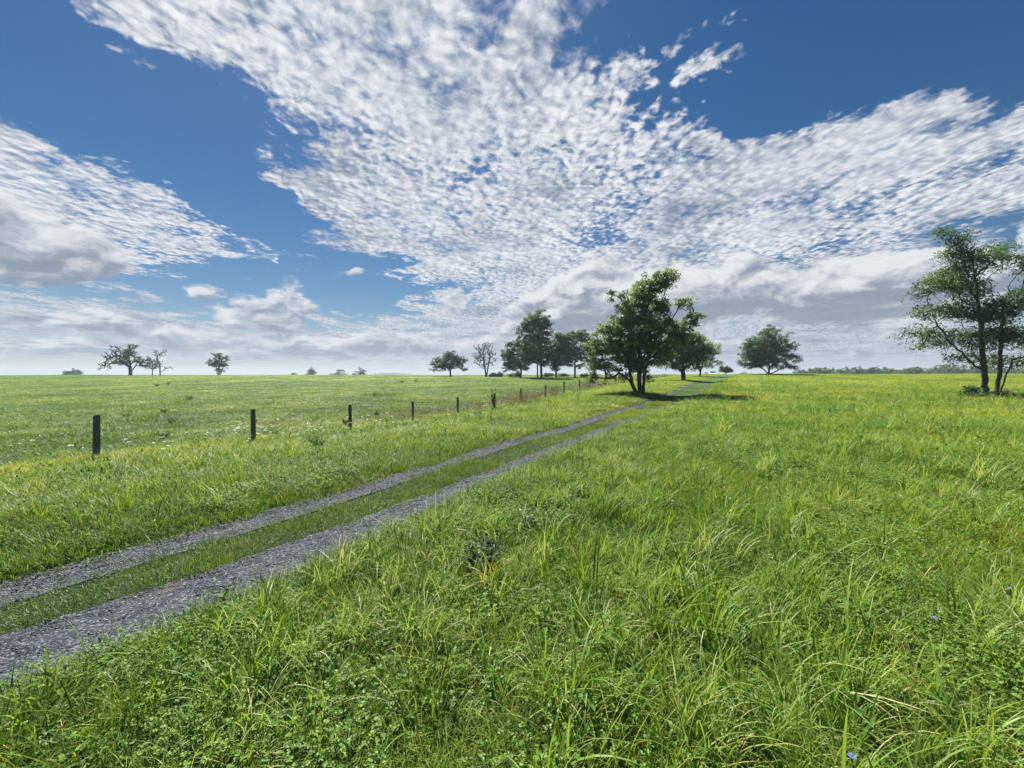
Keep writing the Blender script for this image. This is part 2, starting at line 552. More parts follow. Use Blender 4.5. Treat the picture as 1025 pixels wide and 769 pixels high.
M_PASTURE = leaf_material('grazed_blade', [(t_, (c_[0] * 0.92, c_[1] * 0.86, c_[2] * 2.0 + 0.008)) for t_, c_ in GRASS_STOPS], spec=0.3, transl=0.38, tcol=(1.2, 1.25, 0.6))
M_CLOVER = leaf_material('clover_leaf', CLOVER_STOPS, transl=0.4, rough=0.5)
M_DRY = leaf_material('dry_grass', BROWN_STOPS, transl=0.25, rough=0.7, spec=0.1, tcol=(1.1, 1.0, 0.8))
M_WHITE = leaf_material('white_petal', [(0, (0.55, 0.56, 0.5)), (1, (0.8, 0.8, 0.76))], transl=0.2, rough=0.6, spec=0.1, tcol=(1, 1, 1))


def bark_material(name, c0, c1):
    m, T = new_mat(name)
    t = T.node('ShaderNodeTexCoord')
    mp = T.node('ShaderNodeMapping'); T.l.new(t.outputs['Object'], mp.inputs[0]); mp.inputs['Scale'].default_value = (9, 9, 1.6)
    n = T.noise(mp.outputs[0], 2.0, 6, 0.65)
    d = T.node('ShaderNodeBsdfPrincipled')
    T.put(d.inputs['Base Color'], T.ramp(n, [(0.3, c0), (0.7, c1)]))
    d.inputs['Roughness'].default_value = 0.9
    d.inputs['Specular IOR Level'].default_value = 0.15
    b = T.node('ShaderNodeBump'); T.put(b.inputs['Height'], n); b.inputs['Strength'].default_value = 0.8; b.inputs['Distance'].default_value = 0.04
    T.l.new(b.outputs[0], d.inputs['Normal'])
    o = T.node('ShaderNodeOutputMaterial'); T.l.new(d.outputs[0], o.inputs[0])
    return m


M_BARK = bark_material('bark', (0.028, 0.024, 0.020), (0.10, 0.085, 0.07))
M_DEADWOOD = bark_material('dead_wood', (0.10, 0.09, 0.085), (0.24, 0.22, 0.20))
M_POST = bark_material('weathered_post', (0.055, 0.058, 0.068), (0.17, 0.17, 0.175))


def ground_material():
    m, T = new_mat('meadow_ground')
    g = T.node('ShaderNodeNewGeometry')
    pos = g.outputs['Position']
    n1 = T.noise(pos, 0.35, 5, 0.6)
    n2 = T.noise(pos, 3.2, 5, 0.65)
    n3 = T.noise(pos, 28.0, 4, 0.6)
    soil = T.ramp(n3, [(0.3, (0.012, 0.022, 0.008)), (0.55, (0.022, 0.04, 0.012)), (0.75, (0.055, 0.06, 0.025))])
    v = T.math('ADD', T.math('MULTIPLY', n1, 0.5), T.math('MULTIPLY', n2, 0.5))
    turf = T.ramp(v, [(0.32, (0.035, 0.075, 0.016)), (0.5, (0.065, 0.12, 0.022)), (0.68, (0.10, 0.155, 0.03))])
    far = T.node('ShaderNodeAttribute', attribute_name='tint')
    c = T.mix(far.outputs['Fac'], soil, turf)
    d = T.node('ShaderNodeBsdfPrincipled'); T.put(d.inputs['Base Color'], c)
    d.inputs['Roughness'].default_value = 0.95; d.inputs['Specular IOR Level'].default_value = 0.05
    b = T.node('ShaderNodeBump'); T.put(b.inputs['Height'], T.math('ADD', n3, n2)); b.inputs['Strength'].default_value = 0.6; b.inputs['Distance'].default_value = 0.08
    T.l.new(b.outputs[0], d.inputs['Normal'])
    o = T.node('ShaderNodeOutputMaterial'); T.l.new(d.outputs[0], o.inputs[0])
    return m


def gravel_material():
    m, T = new_mat('crushed_gravel')
    g = T.node('ShaderNodeNewGeometry')
    pos = g.outputs['Position']
    vo = T.node('ShaderNodeTexVoronoi', feature='F1'); T.put(vo.inputs['Vector'], pos); vo.inputs['Scale'].default_value = 62.0
    sepc = T.node('ShaderNodeSeparateColor'); T.l.new(vo.outputs['Color'], sepc.inputs[0])
    stone = T.ramp(sepc.outputs[0], [(0.0, (0.016, 0.019, 0.027)), (0.5, (0.034, 0.042, 0.058)), (0.8, (0.066, 0.078, 0.098)), (1.0, (0.18, 0.18, 0.19))])
    n = T.noise(pos, 2.3, 5, 0.6)
    dirt = T.ramp(T.noise(pos, 60, 3, 0.6), [(0.3, (0.055, 0.050, 0.040)), (0.7, (0.115, 0.10, 0.078))])
    c = T.mix(T.smooth(n, 0.56, 0.70), stone, dirt)
    d = T.node('ShaderNodeBsdfPrincipled'); T.put(d.inputs['Base Color'], c)
    d.inputs['Roughness'].default_value = 0.85; d.inputs['Specular IOR Level'].default_value = 0.25
    b = T.node('ShaderNodeBump'); T.put(b.inputs['Height'], T.math('SUBTRACT', 1.0, vo.outputs['Distance'])); b.inputs['Strength'].default_value = 0.9; b.inputs['Distance'].default_value = 0.02
    T.l.new(b.outputs[0], d.inputs['Normal'])
    o = T.node('ShaderNodeOutputMaterial'); T.l.new(d.outputs[0], o.inputs[0])
    return m


def flat_material(name, col, rough=0.5, spec=0.3, metal=0.0, var=0.12, scale=20):
    m, T = new_mat(name)
    t = T.node('ShaderNodeTexCoord')
    n = T.noise(t.outputs['Object'], scale, 4, 0.6)
    c0 = tuple(x * (1 - var) for x in col); c1 = tuple(min(1, x * (1 + var)) for x in col)
    d = T.node('ShaderNodeBsdfPrincipled'); T.put(d.inputs['Base Color'], T.ramp(n, [(0.3, c0), (0.7, c1)]))
    d.inputs['Roughness'].default_value = rough; d.inputs['Specular IOR Level'].default_value = spec; d.inputs['Metallic'].default_value = metal
    o = T.node('ShaderNodeOutputMaterial'); T.l.new(d.outputs[0], o.inputs[0])
    return m


# ------------------------------------------------------------------ ground sheet
def axis(near, step, far, grow):
    out = [0.0]; s = step
    while out[-1] < far:
        if out[-1] > near: s *= grow
        out.append(out[-1] + s)
    return np.array(out)


ax = axis(14, 0.16, 1500, 1.07)
xs = np.concatenate([-ax[:0:-1], ax])
ys = np.concatenate([-axis(4, 0.4, 300, 1.25)[:0:-1], axis(30, 0.16, 1600, 1.05)])
X, Y = np.meshgrid(xs, ys)
Z = gz(X, Y)
nx, ny = len(xs), len(ys)
V = np.stack([X, Y, Z], -1).reshape(-1, 3)
i = np.arange((ny - 1) * (nx - 1)); r_, c_ = i // (nx - 1), i % (nx - 1)
Q = np.stack([r_ * nx + c_, r_ * nx + c_ + 1, (r_ + 1) * nx + c_ + 1, (r_ + 1) * nx + c_], -1)
dist = np.hypot(V[:, 0], V[:, 1])
me = make_mesh('ground', V, Q, sm((dist - 12) / 50), smooth=True)
link('ground', me, ground_material(), kind='structure')

# ------------------------------------------------------------------ the two gravel ruts
M_GRAVEL = gravel_material()
rr = np.random.default_rng(3)
for k in ('right', 'left'):
    ys = np.concatenate([np.arange(-1.5, 12, 0.06), np.arange(12, 40, 0.2), np.arange(40, 82, 0.8)])
    l = rut_edge(k, 0, ys); r = rut_edge(k, 1, ys)
    l, r = np.minimum(l, r), np.maximum(l, r); r = np.maximum(r, l + 0.3)
    def wob(n): 
        w = rr.normal(0, 1, n); w = np.convolve(w, np.ones(9) / 9, 'same'); return w * 0.05
    l = l + wob(len(ys)) - 0.04; r = r + wob(len(ys)) + (0.02 if k == 'left' else 0.06)
    m_ = 13
    tt = np.linspace(0, 1, m_)
    X = l[:, None] * (1 - tt) + r[:, None] * tt
    Y = np.repeat(ys[:, None], m_, 1)
    Z = gz(X, Y) + 0.012 - 0.02 * (np.abs(tt - 0.5) < 0.3)[None, :] * 0 + rr.normal(0, 0.004, X.shape)
    V = np.stack([X, Y, Z], -1).reshape(-1, 3)
    i = np.arange((len(ys) - 1) * (m_ - 1)); a, b = i // (m_ - 1), i % (m_ - 1)
    Q = np.stack([a * m_ + b, a * m_ + b + 1, (a + 1) * m_ + b + 1, (a + 1) * m_ + b], -1)
    link('gravel_track', make_mesh('gravel_track', V, Q, smooth=True), M_GRAVEL, kind='structure')

# ------------------------------------------------------------------ scattering
PROTO = bpy.data.collections.new('plant_forms')      # not linked to the scene: only sources for the scattered grass


def scatter(name, pts, rz, scl, idx, ptint, protos, tilt=None):
    """ONE object whose points carry the plant forms"""
    coll = bpy.data.collections.new(name + '_forms')
    for j, me in enumerate(protos):
        o = bpy.data.objects.new('%s_form_%02d' % (name, j), me)
        coll.objects.link(o)
    n = len(pts)
    me = bpy.data.meshes.new(name)
    me.vertices.add(n); me.vertices.foreach_set('co', np.asarray(pts, np.float32).reshape(-1))
    rot = np.zeros((n, 3), np.float32); rot[:, 2] = rz
    if tilt is not None: rot[:, :2] = tilt
    a = me.attributes.new('rot', 'FLOAT_VECTOR', 'POINT'); a.data.foreach_set('vector', rot.reshape(-1))
    scl = np.asarray(scl, np.float32)
    if scl.ndim == 1: scl = np.repeat(scl[:, None], 3, 1)
    a = me.attributes.new('scl', 'FLOAT_VECTOR', 'POINT'); a.data.foreach_set('vector', scl.reshape(-1))
    a = me.attributes.new('idx', 'INT', 'POINT'); a.data.foreach_set('value', np.asarray(idx, np.int32))
    a = me.attributes.new('ptint', 'FLOAT', 'POINT'); a.data.foreach_set('value', np.asarray(ptint, np.float32))
    o = link(name, me, kind='stuff')
    ng = bpy.data.node_groups.new(name + '_scatter', 'GeometryNodeTree')
    ng.interface.new_socket('Geometry', in_out='INPUT', socket_type='NodeSocketGeometry')
    ng.interface.new_socket('Geometry', in_out='OUTPUT', socket_type='NodeSocketGeometry')
    N, L = ng.nodes, ng.links
    gi = N.new('NodeGroupInput'); go = N.new('NodeGroupOutput')
    ci = N.new('GeometryNodeCollectionInfo'); ci.inputs['Collection'].default_value = coll
    ci.inputs['Separate Children'].default_value = True; ci.inputs['Reset Children'].default_value = True
    ip = N.new('GeometryNodeInstanceOnPoints'); ip.inputs['Pick Instance'].default_value = True

    def attr(nm, dt):
        x = N.new('GeometryNodeInputNamedAttribute'); x.data_type = dt; x.inputs['Name'].default_value = nm
        return x.outputs['Attribute']
    L.new(gi.outputs[0], ip.inputs['Points']); L.new(ci.outputs[0], ip.inputs['Instance'])
    L.new(attr('idx', 'INT'), ip.inputs['Instance Index'])
    e2r = N.new('FunctionNodeEulerToRotation'); L.new(attr('rot', 'FLOAT_VECTOR'), e2r.inputs[0])
    L.new(e2r.outputs[0], ip.inputs['Rotation'])
    L.new(attr('scl', 'FLOAT_VECTOR'), ip.inputs['Scale'])
    L.new(ip.outputs[0], go.inputs[0])
    md = o.modifiers.new('scatter', 'NODES'); md.node_group = ng
    return o


def blades(rng, n, rad, L, w, lean, curl, segs=3, tint=(0.3, 0.7), root_pow=0.5):
    """a clump of n tapering, arching grass blades"""
    a = rng.uniform(0, 2 * np.pi, n); r = rad * rng.uniform(0, 1, n) ** root_pow
    base = np.stack([r * np.cos(a), r * np.sin(a), np.full(n, -0.02)], -1)
    az = rng.uniform(0, 2 * np.pi, n) * 0.6 + a * 0.4
    Ln = rng.uniform(*L, n); wn_ = rng.uniform(*w, n)
    th0 = np.abs(rng.normal(0, lean, n)); cu = rng.uniform(*curl, n)
    tn = rng.uniform(*tint, n)
    fw = np.stack([np.cos(az), np.sin(az), np.zeros(n)], -1)
    sd = np.stack([-np.sin(az), np.cos(az), np.zeros(n)], -1)
    tw = rng.normal(0, 0.5, n)
    sd = sd * np.cos(tw)[:, None] + np.array([0, 0, 1.0]) * np.sin(tw)[:, None] * 0.5 + fw * np.sin(tw)[:, None] * 0.6
    pos = base.copy(); Vs = []
    for s in range(segs + 1):
        t = s / segs
        wid = wn_ * (0.75 + 0.5 * t if t < 0.4 else 0.95) * (1 - t) ** 0.6 if s < segs else wn_ * 0
        Vs.append(pos - sd * wid[:, None] / 2)
        if s < segs: Vs.append(pos + sd * wid[:, None] / 2)
        th = th0 + cu * (t + 0.5 / segs) ** 1.3
        pos = pos + (fw * np.sin(th)[:, None] + np.array([0, 0, 1.0]) * np.cos(th)[:, None]) * (Ln / segs)[:, None]
    k = len(Vs)
    V = np.stack(Vs, 1).reshape(-1, 3)
    o = np.arange(n)[:, None] * k
    quads = np.concatenate([o + np.array([[2 * s, 2 * s + 1, 2 * s + 3, 2 * s + 2]]) for s in range(segs - 1)])
    tris = o + np.array([[2 * segs - 2, 2 * segs - 1, 2 * segs]])
    return V, [quads, tris], np.repeat(tn, k)


def merge(*cl):
    V, q, t, c, off = [], [], [], [], 0
    for v, (a, b), k in cl:
        V.append(v); q.append(a + off); t.append(b + off); c.append(k); off += len(v)
    return np.concatenate(V), [np.concatenate(q), np.concatenate(t)], np.concatenate(c)


def leaves_at(rng, cen, nrm_tilt, size, aspect=0.6, tint=(0.3, 0.7), fold=0.2):
    """leaf-shaped six-corner faces at given centres"""
    n = len(cen)
    az = rng.uniform(0, 2 * np.pi, n)
    ti = rng.normal(0, nrm_tilt, n)
    f = np.stack([np.cos(az) * np.cos(ti), np.sin(az) * np.cos(ti), np.sin(ti)], -1)
    s = np.stack([-np.sin(az), np.cos(az), rng.normal(0, 0.35, n)], -1)
    s /= np.linalg.norm(s, axis=1)[:, None]
    L = size * rng.uniform(0.7, 1.3, n)[:, None]; Wd = L * aspect
    up = np.cross(f, s)
    V = np.stack([cen - f * L * 0.5, cen - f * L * 0.12 + s * Wd * 0.5 + up * L * fold, cen + f * L * 0.28 + s * Wd * 0.38 + up * L * fold, cen + f * L * 0.5,
                  cen + f * L * 0.28 - s * Wd * 0.38 + up * L * fold, cen - f * L * 0.12 - s * Wd * 0.5 + up * L * fold], 1).reshape(-1, 3)
    o = np.arange(n)[:, None] * 6
    q = np.concatenate([o + np.array([[0, 1, 2, 3]]), o + np.array([[0, 3, 4, 5]])])
    return V, [q, np.zeros((0, 3), int)], np.repeat(rng.uniform(*tint, n), 6)


def mk(name, cl, mat):
    me = make_mesh(name, cl[0], [f for f in cl[1]], cl[2])
    me.materials.append(mat)
    return me


g = np.random.default_rng(5)
LAWN = [mk('lawn', merge(blades(g, 90, 0.22, (0.06, 0.17), (0.004, 0.008), 0.45, (0.2, 1.3), 3, (0.15, 0.62)), blades(g, 14, 0.22, (0.08, 0.2), (0.003, 0.006), 0.6, (0.3, 1.5), 3, (0.55, 0.84))), M_GRASS) for _ in range(5)]
SHORT = [mk('short_lawn', merge(blades(g, 110, 0.22, (0.025, 0.085), (0.003, 0.006), 0.6, (0.2, 1.2), 2, (0.2, 0.65)), blades(g, 14, 0.22, (0.03, 0.09), (0.003, 0.005), 0.8, (0.3, 1.5), 2, (0.6, 0.95))), M_PASTURE) for _ in range(4)]
TALL = [mk('tall_grass', merge(blades(g, 46, 0.16, (0.16, 0.36), (0.005, 0.010), 0.35, (0.5, 1.7), 5, (0.15, 0.7)), blades(g, 5, 0.16, (0.2, 0.4), (0.004, 0.007), 0.5, (0.8, 1.9), 5, (0.75, 1.0))), M_GRASS) for _ in range(5)]
ARCH = [mk('arching_grass', merge(blades(g, int(g.integers(9, 22)), 0.07, (0.22, 0.52), (0.008, 0.017), 0.26, (0.3, 1.9), 7, (0.2, 0.72), 1.0), blades(g, 2, 0.07, (0.2, 0.45), (0.006, 0.01), 0.5, (1.0, 2.4), 7, (0.8, 1.0))), M_PALE) for _ in range(7)]
LONE = [mk('single_blades', blades(g, int(g.integers(2, 5)), 0.10, (0.22, 0.46), (0.009, 0.018), 0.22, (0.2, 2.0), 7, (0.3, 0.9), 1.0), M_PALE) for _ in range(6)]


def clover(rng, n, rad, h, size):
    a = rng.uniform(0, 2 * np.pi, n); r = rad * rng.uniform(0, 1, n) ** 0.5
    c = np.stack([r * np.cos(a), r * np.sin(a), rng.uniform(*h, n)], -1)
    cen = []
    for k in range(3):
        b = a + k * 2.094
        cen.append(c + size * 0.55 * np.stack([np.cos(b), np.sin(b), rng.normal(0, 0.15, n)], -1))
    cen = np.concatenate(cen)
    lv = leaves_at(rng, cen, 0.35, size, 0.85, (0.1, 0.95), 0.12)
    st = blades(rng, n // 2, rad, (h[0], h[1]), (0.002, 0.003), 0.3, (0.1, 0.5), 2, (0.2, 0.6))
    return merge(lv, st)


CLOVER = [mk('clover', clover(g, 60, 0.2, (0.05, 0.14), 0.013), M_CLOVER) for _ in range(4)]


def broad(rng):
    n = int(rng.integers(9, 16))
    a = rng.uniform(0, 2 * np.pi, n); r = rng.uniform(0.02, 0.09, n)
    c = np.stack([r * np.cos(a), r * np.sin(a), rng.uniform(0.04, 0.22, n)], -1)
    return merge(leaves_at(rng, c, 0.5, 0.042, 0.5, (0.15, 0.9), 0.15), blades(rng, 5, 0.02, (0.15, 0.25), (0.003, 0.004), 0.3, (0.1, 0.6), 3, (0.1, 0.4)))


BROAD = [mk('leafy_weed', broad(g), M_CLOVER) for _ in range(5)]
DRYT = [mk('dry_tuft', blades(g, 30, 0.18, (0.12, 0.42), (0.003, 0.006), 0.7, (0.2, 1.6), 4, (0.2, 1.0)), M_DRY) for _ in range(4)]


def seed(rng):
    n = 26
    st = blades(rng, n, 0.25, (0.5, 0.95), (0.003, 0.005), 0.22, (0.1, 0.7), 4, (0.2, 0.6))
    tips = st[0].reshape(n, -1, 3)[:, -1]
    h = np.concatenate([tips + rng.normal(0, 0.03, tips.shape) + np.array([0, 0, -0.02 * k]) for k in range(5)])
    return merge(st, leaves_at(rng, h, 1.0, 0.05, 0.35, (0.3, 1.0)))


SEED = [mk('seed_grass', seed(g), M_DRY) for _ in range(4)]


def umbel(rng, stem_h=(0.35, 0.7)):
    """white flat-topped flower heads"""
    n = int(rng.integers(1, 4)); cs = []
    for _ in range(n):
        c0 = np.array([rng.normal(0, 0.08), rng.normal(0, 0.08), rng.uniform(*stem_h)])
        m = 16; a = rng.uniform(0, 6.28, m); r = rng.uniform(0, 1, m) ** 0.5 * 0.04
        cs.append(c0 + np.stack([r * np.cos(a), r * np.sin(a), rng.normal(0, 0.004, m) + r * 0.2], -1))
    c = np.concatenate(cs)
    return leaves_at(rng, c, 0.25, 0.02, 0.9, (0.2, 1.0), 0.05)


UMBEL = [mk('white_umbel', umbel(g), M_WHITE) for _ in range(5)]
DAISY = [mk('white_clover_head', umbel(g, (0.08, 0.2)), M_WHITE) for _ in range(3)]


def wedge(n_base, r0, r1, fall, rng, amin=-1.32, amax=1.26):
    """points in the sector ahead of the camera, thinning with distance; returns x, y, r, density scale"""
    rs = np.exp(np.linspace(math.log(r0), math.log(r1), 400))
    den = n_base * np.minimum(1, (5.0 / rs)) ** fall
    w = den * rs * (amax - amin)
    cum = np.concatenate([[0], np.cumsum((w[1:] + w[:-1]) / 2 * np.diff(rs))])
    n = int(cum[-1])
    r = np.interp(rng.uniform(0, cum[-1], n), cum, rs)
    a = rng.uniform(amin, amax, n)
    return r * np.sin(a), r * np.cos(a), r, np.minimum(1, (5.0 / r)) ** (fall / 2)


def vnoise(x, y, f, seed):
    q = np.random.default_rng(seed); o = np.zeros(np.shape(x))
    for k in range(7):
        a = q.uniform(0, 6.28); ff = f * q.uniform(0.6, 2.2)
        o = o + np.sin(ff * (x * math.cos(a) + y * math.sin(a)) + q.uniform(0, 6.28) + 1.3 * np.sin(ff * 0.7 * (x * math.sin(a) - y * math.cos(a))))
    return o / 7 * 1.6          # about -1..1


def scat(name, x, y, s, protos, ptint, rng, zs=None, keep=None, tilt=None, dz=0.0):
    if keep is not None:
        x, y, s, ptint = x[keep], y[keep], s[keep], ptint[keep]
        if zs is not None: zs = zs[keep]
        if tilt is not None: tilt = tilt[keep]
    z = gz(x, y) + dz
    n = len(x)
    sc = np.stack([s, s, s if zs is None else zs], -1)
    return scatter(name, np.stack([x, y, z], -1), rng.uniform(0, 6.28, n), sc, rng.integers(0, len(protos), n), ptint, protos, tilt)


def field_tint(x, y):
    """broad colour drift of the field: greyer green pasture, yellow-green meadow and verge"""
    r = np.hypot(x, y)
    fd = fence_d(x, y)
    t = 0.13 * vnoise(x, y, 0.5, 1) + 0.08 * vnoise(x, y, 0.12, 2)
    past = sm(fd / 1.5)
    t = t + (1 - past) * (0.06 + 0.09 * sm((r - 7) / 20)) + past * (0.04 + 0.06 * sm((r - 25) / 70))
    t = t + past * 0.09 * vnoise(x, y, 0.22, 15)
    verge = (1 - past) * sm((track_x(y) - x) / 1.5)
    t = t + verge * 0.03
    return t


g2 = np.random.default_rng(8)
# sward: everywhere
x, y, r, ds = wedge(85, 0.7, 135, 1.25, g2)
rd = rut_dist(x, y); tk = track_x(y)
inside_strip = (np.abs(x - tk) < 0.75)
pasture = fence_d(x, y) > 0.3
mead = ~pasture & (x > tk) & ~inside_strip
s_ = g2.uniform(0.8, 1.25, len(x)) / np.maximum(ds, 0.14) ** 0.92
keep_all = rd > -0.02 + 0.2 * (s_ - 0.9)
hz = g2.uniform(0.7, 1.3, len(x)) * (1 + 0.35 * vnoise(x, y, 1.1, 4)) * np.minimum(1 / ds, 1.9) ** 0.5
hz = hz * np.where(r < 14, 0.66, 0.85)
hz = hz * np.where((rd < 1.2) & (y > 16), 0.45 + 0.45 * sm(rd / 1.2), 1)
pt = field_tint(x, y) + g2.normal(0, 0.05, len(x))
short_m = keep_all & (inside_strip | (rd < 0.12) | (pasture & (g2.uniform(0, 1, len(x)) < 0.75)))
scat('short_grass', x, y, s_, SHORT, pt, g2, zs=hz * 1.0, keep=short_m)
lawn_m = keep_all & ~short_m
scat('grass', x, y, s_, LAWN, pt, g2, zs=hz, keep=lawn_m)

# taller tussocks in the meadow and thick along the bank beside the right rut
x, y, r, ds = wedge(22, 0.9, 120, 1.25, g2)
rd = rut_dist(x, y); tk = track_x(y); pasture = fence_d(x, y) > 0.3
bank = (x > tk) & (rd > 0.08) & (rd < 1.1)
v = vnoise(x, y, 0.9, 21)
dens_ok = np.where(bank, 1.0, np.where(pasture, 0.10, np.clip(0.16 + 0.5 * v, 0.02, 1)))
keep = (rd > 0.10 + 0.9 * sm((y - 14) / 20)) & (np.abs(x - tk) > 0.9) & (g2.uniform(0, 1, len(x)) < dens_ok)
s_ = g2.uniform(0.7, 1.2, len(x)) / np.maximum(ds, 0.2) ** 0.8
pt = field_tint(x, y) + g2.normal(-0.02, 0.08, len(x)) - 0.06 * bank
scat('tall_grass', x, y, s_, TALL, pt, g2, zs=g2.uniform(0.6, 1.15, len(x)) * np.where(pasture, 0.7, 1.0) * np.minimum(1 / ds, 1.5) ** 0.3, keep=keep)

x = g2.uniform(-12, 20, 60000); y = g2.uniform(0.5, 26, 60000)
rd = rut_dist(x, y); tk = track_x(y)
keep = (np.abs(x - tk) < 1.4) & (rd > -0.05) & (rd < 0.6) & (g2.uniform(0, 1, len(x)) < np.clip(0.40 + 0.7 * vnoise(x, y, 1.6, 12), 0.04, 1))
scat('track_side_grass', x, y, g2.uniform(0.5, 0.95, len(x)), LAWN, field_tint(x, y) + g2.normal(-0.02, 0.09, len(x)), g2, zs=g2.uniform(0.45, 1.1, len(x)), keep=keep)
# a few weeds and blades creeping into the gravel
x = g2.uniform(-12, 20, 3000); y = g2.uniform(0.5, 34, 3000)
rd = rut_dist(x, y)
keep = (rd > -0.16) & (rd < 0.02) & (g2.uniform(0, 1, len(x)) < 0.5)
x2 = g2.uniform(0, 45, 9000); y2 = g2.uniform(20, 88, 9000)
rd2 = rut_dist(x2, y2); k2 = (rd2 < 0.25) & (g2.uniform(0, 1, 9000) < 0.35 + 0.5 * sm((y2 - 26) / 20))
scat('track_grass_far', x2, y2, g2.uniform(0.5, 1.1, len(x2)), SHORT, field_tint(x2, y2) + g2.normal(0, 0.1, len(x2)), g2, keep=k2)
scat('creeping_weeds', x, y, g2.uniform(0.3, 0.8, len(x)), SHORT, g2.normal(0.08, 0.1, len(x)), g2, keep=keep)

# rank darker tufts the cattle leave in the pasture
x, y, r, ds = wedge(2.6, 8, 120, 0.95, g2)
keep = (fence_d(x, y) > 0.6) & (vnoise(x, y, 0.45, 61) + g2.normal(0, 0.4, len(x)) > 0.25)
scat('pasture_tufts', x, y, g2.uniform(0.8, 1.7, len(x)) / np.maximum(ds, 0.25) ** 0.55, TALL, field_tint(x, y) - 0.2 + g2.normal(0, 0.07, len(x)), g2, zs=g2.uniform(0.5, 0.9, len(x)) / np.maximum(ds, 0.3) ** 0.3, keep=keep)

# long pale arching blades, mostly in the meadow on the right
x, y, r, ds = wedge(10, 1.2, 60, 1.15, g2)
rd = rut_dist(x, y); tk = track_x(y); pasture = fence_d(x, y) > -0.5
rightness = sm((x / np.maximum(y, 1) + 0.5) / 1.2)
v = vnoise(x, y, 0.8, 33)
p = np.clip(0.06 + 0.36 * rightness + 0.5 * v, 0.02, 1) * np.where(x > tk, 1, 0.35)
keep = (rd > 0.25) & (np.abs(x - tk) > 0.9) & ~pasture & (g2.uniform(0, 1, len(x)) < p)
scat('arching_grass', x, y, g2.uniform(0.6, 1.15, len(x)) * (1 + 0.15 * (r < 5)) / np.maximum(ds, 0.35) ** 0.5, ARCH, field_tint(x, y) + g2.normal(0.02, 0.13, len(x)), g2, keep=keep, tilt=g2.normal(0, 0.12, (len(x), 2)))
x, y, r, ds = wedge(15, 1.2, 30, 1.1, g2)
rd = rut_dist(x, y); tk = track_x(y)
keep = (rd > 0.2) & (np.abs(x - tk) > 0.9) & (fence_d(x, y) < -0.5) & (g2.uniform(0, 1, len(x)) < np.where(x > tk, 0.4, 0.15))
scat('loose_blades', x, y, g2.uniform(0.5, 1.0, len(x)), LONE, g2.normal(0.0, 0.12, len(x)), g2, keep=keep, tilt=g2.normal(0, 0.2, (len(x), 2)))

# distinct lime clumps of broad upright blades in the near meadow
nc = 190
cr = np.exp(g2.uniform(math.log(1.9), math.log(14), nc)); ca = g2.uniform(-0.75, 0.98, nc)
xc, yc_ = cr * np.sin(ca), cr * np.cos(ca)
m_ = g2.integers(3, 9, nc)
x = np.repeat(xc, m_) + g2.normal(0, 0.10, m_.sum()); y = np.repeat(yc_, m_) + g2.normal(0, 0.10, m_.sum())
pt = np.repeat(g2.normal(0.16, 0.10, nc), m_) + g2.normal(0, 0.05, m_.sum())
keep = (rut_dist(x, y) > 0.3) & (x > track_x(y) + 0.9)
scat('broad_grass_clumps', x, y, g2.uniform(0.45, 1.0, len(x)), ARCH, pt, g2, keep=keep, tilt=g2.normal(0, 0.1, (len(x), 2)))

# clover and leafy weeds
x, y, r, ds = wedge(46, 0.8, 30, 1.2, g2)
rd = rut_dist(x, y); tk = track_x(y); v = vnoise(x, y, 0.8, 44)
keep = (rd > 0.1) & (np.abs(x - tk) > 0.85) & (fence_d(x, y) < 0) & (v + 0.25 * g2.normal(0, 1, len(x)) > np.where(x > tk, 0.25, 0.8))
scat('clover', x, y, g2.uniform(0.8, 1.25, len(x)) / np.maximum(ds, 0.3) ** 0.8, CLOVER, field_tint(x, y) * 0.8 + g2.normal(0.14, 0.12, len(x)), g2, zs=g2.uniform(0.7, 1.4, len(x)), keep=keep)
x, y, r, ds = wedge(16, 0.8, 40, 1.2, g2)
rd = rut_dist(x, y); tk = track_x(y)
keep = (rd > 0.1) & (np.abs(x - tk) > 0.8) & (g2.uniform(0, 1, len(x)) < 0.6)
scat('leafy_weeds', x, y, g2.uniform(0.5, 1.2, len(x)) / np.maximum(ds, 0.4) ** 0.6, BROAD, g2.normal(-0.05, 0.12, len(x)), g2, keep=keep)
# dry straw low in the sward and along the ruts
x, y, r, ds = wedge(5, 0.8, 60, 1.2, g2)
rd = rut_dist(x, y)
keep = (rd > 0.0) & (g2.uniform(0, 1, len(x)) < np.where(rd < 0.2, 0.8, 0.28))
scat('dry_grass', x, y, g2.uniform(0.45, 0.9, len(x)) / np.maximum(ds, 0.3) ** 0.6, DRYT, g2.normal(0.1, 0.15, len(x)), g2, zs=g2.uniform(0.2, 0.6, len(x)), keep=keep)

# fence line: rough weeds, brown seed heads towards the far end, white flower heads
n = 2600
t = g2.uniform(0, 1, n) ** 1.3
yy = 5 + t * 75
fx = np.interp(yy, np.concatenate([[-20], FY, [110]]), np.concatenate([[-10.17 - 29.76 * 0.52], FX, [12.7 + 60.6 * 0.60]]))
x = fx + g2.normal(0, 0.38, n); y = yy
pt = field_tint(x, y) + g2.normal(0, 0.1, n)
scat('fence_line_weeds', x, y, g2.uniform(0.7, 1.5, n), TALL, pt, g2, zs=g2.uniform(0.5, 1.2, n))
brown = g2.uniform(0, 1, n) < np.clip((yy - 17) / 12, 0.01, 1) * np.where(yy > 46, 0.2, 0.5) * np.clip(0.4 + 0.8 * vnoise(x, y, 0.5, 9), 0.1, 1)
scat('brown_seed_grass', x, y, g2.uniform(0.6, 1.1, n), SEED, g2.normal(0, 0.15, n), g2, zs=g2.uniform(0.55, 1.0, n), keep=brown)
n = 1500
t = g2.uniform(0, 1, n)
yy = 4 + t * 40
fx = np.interp(yy, np.concatenate([[-20], FY, [110]]), np.concatenate([[-10.17 - 29.76 * 0.52], FX, [12.7 + 60.6 * 0.60]]))
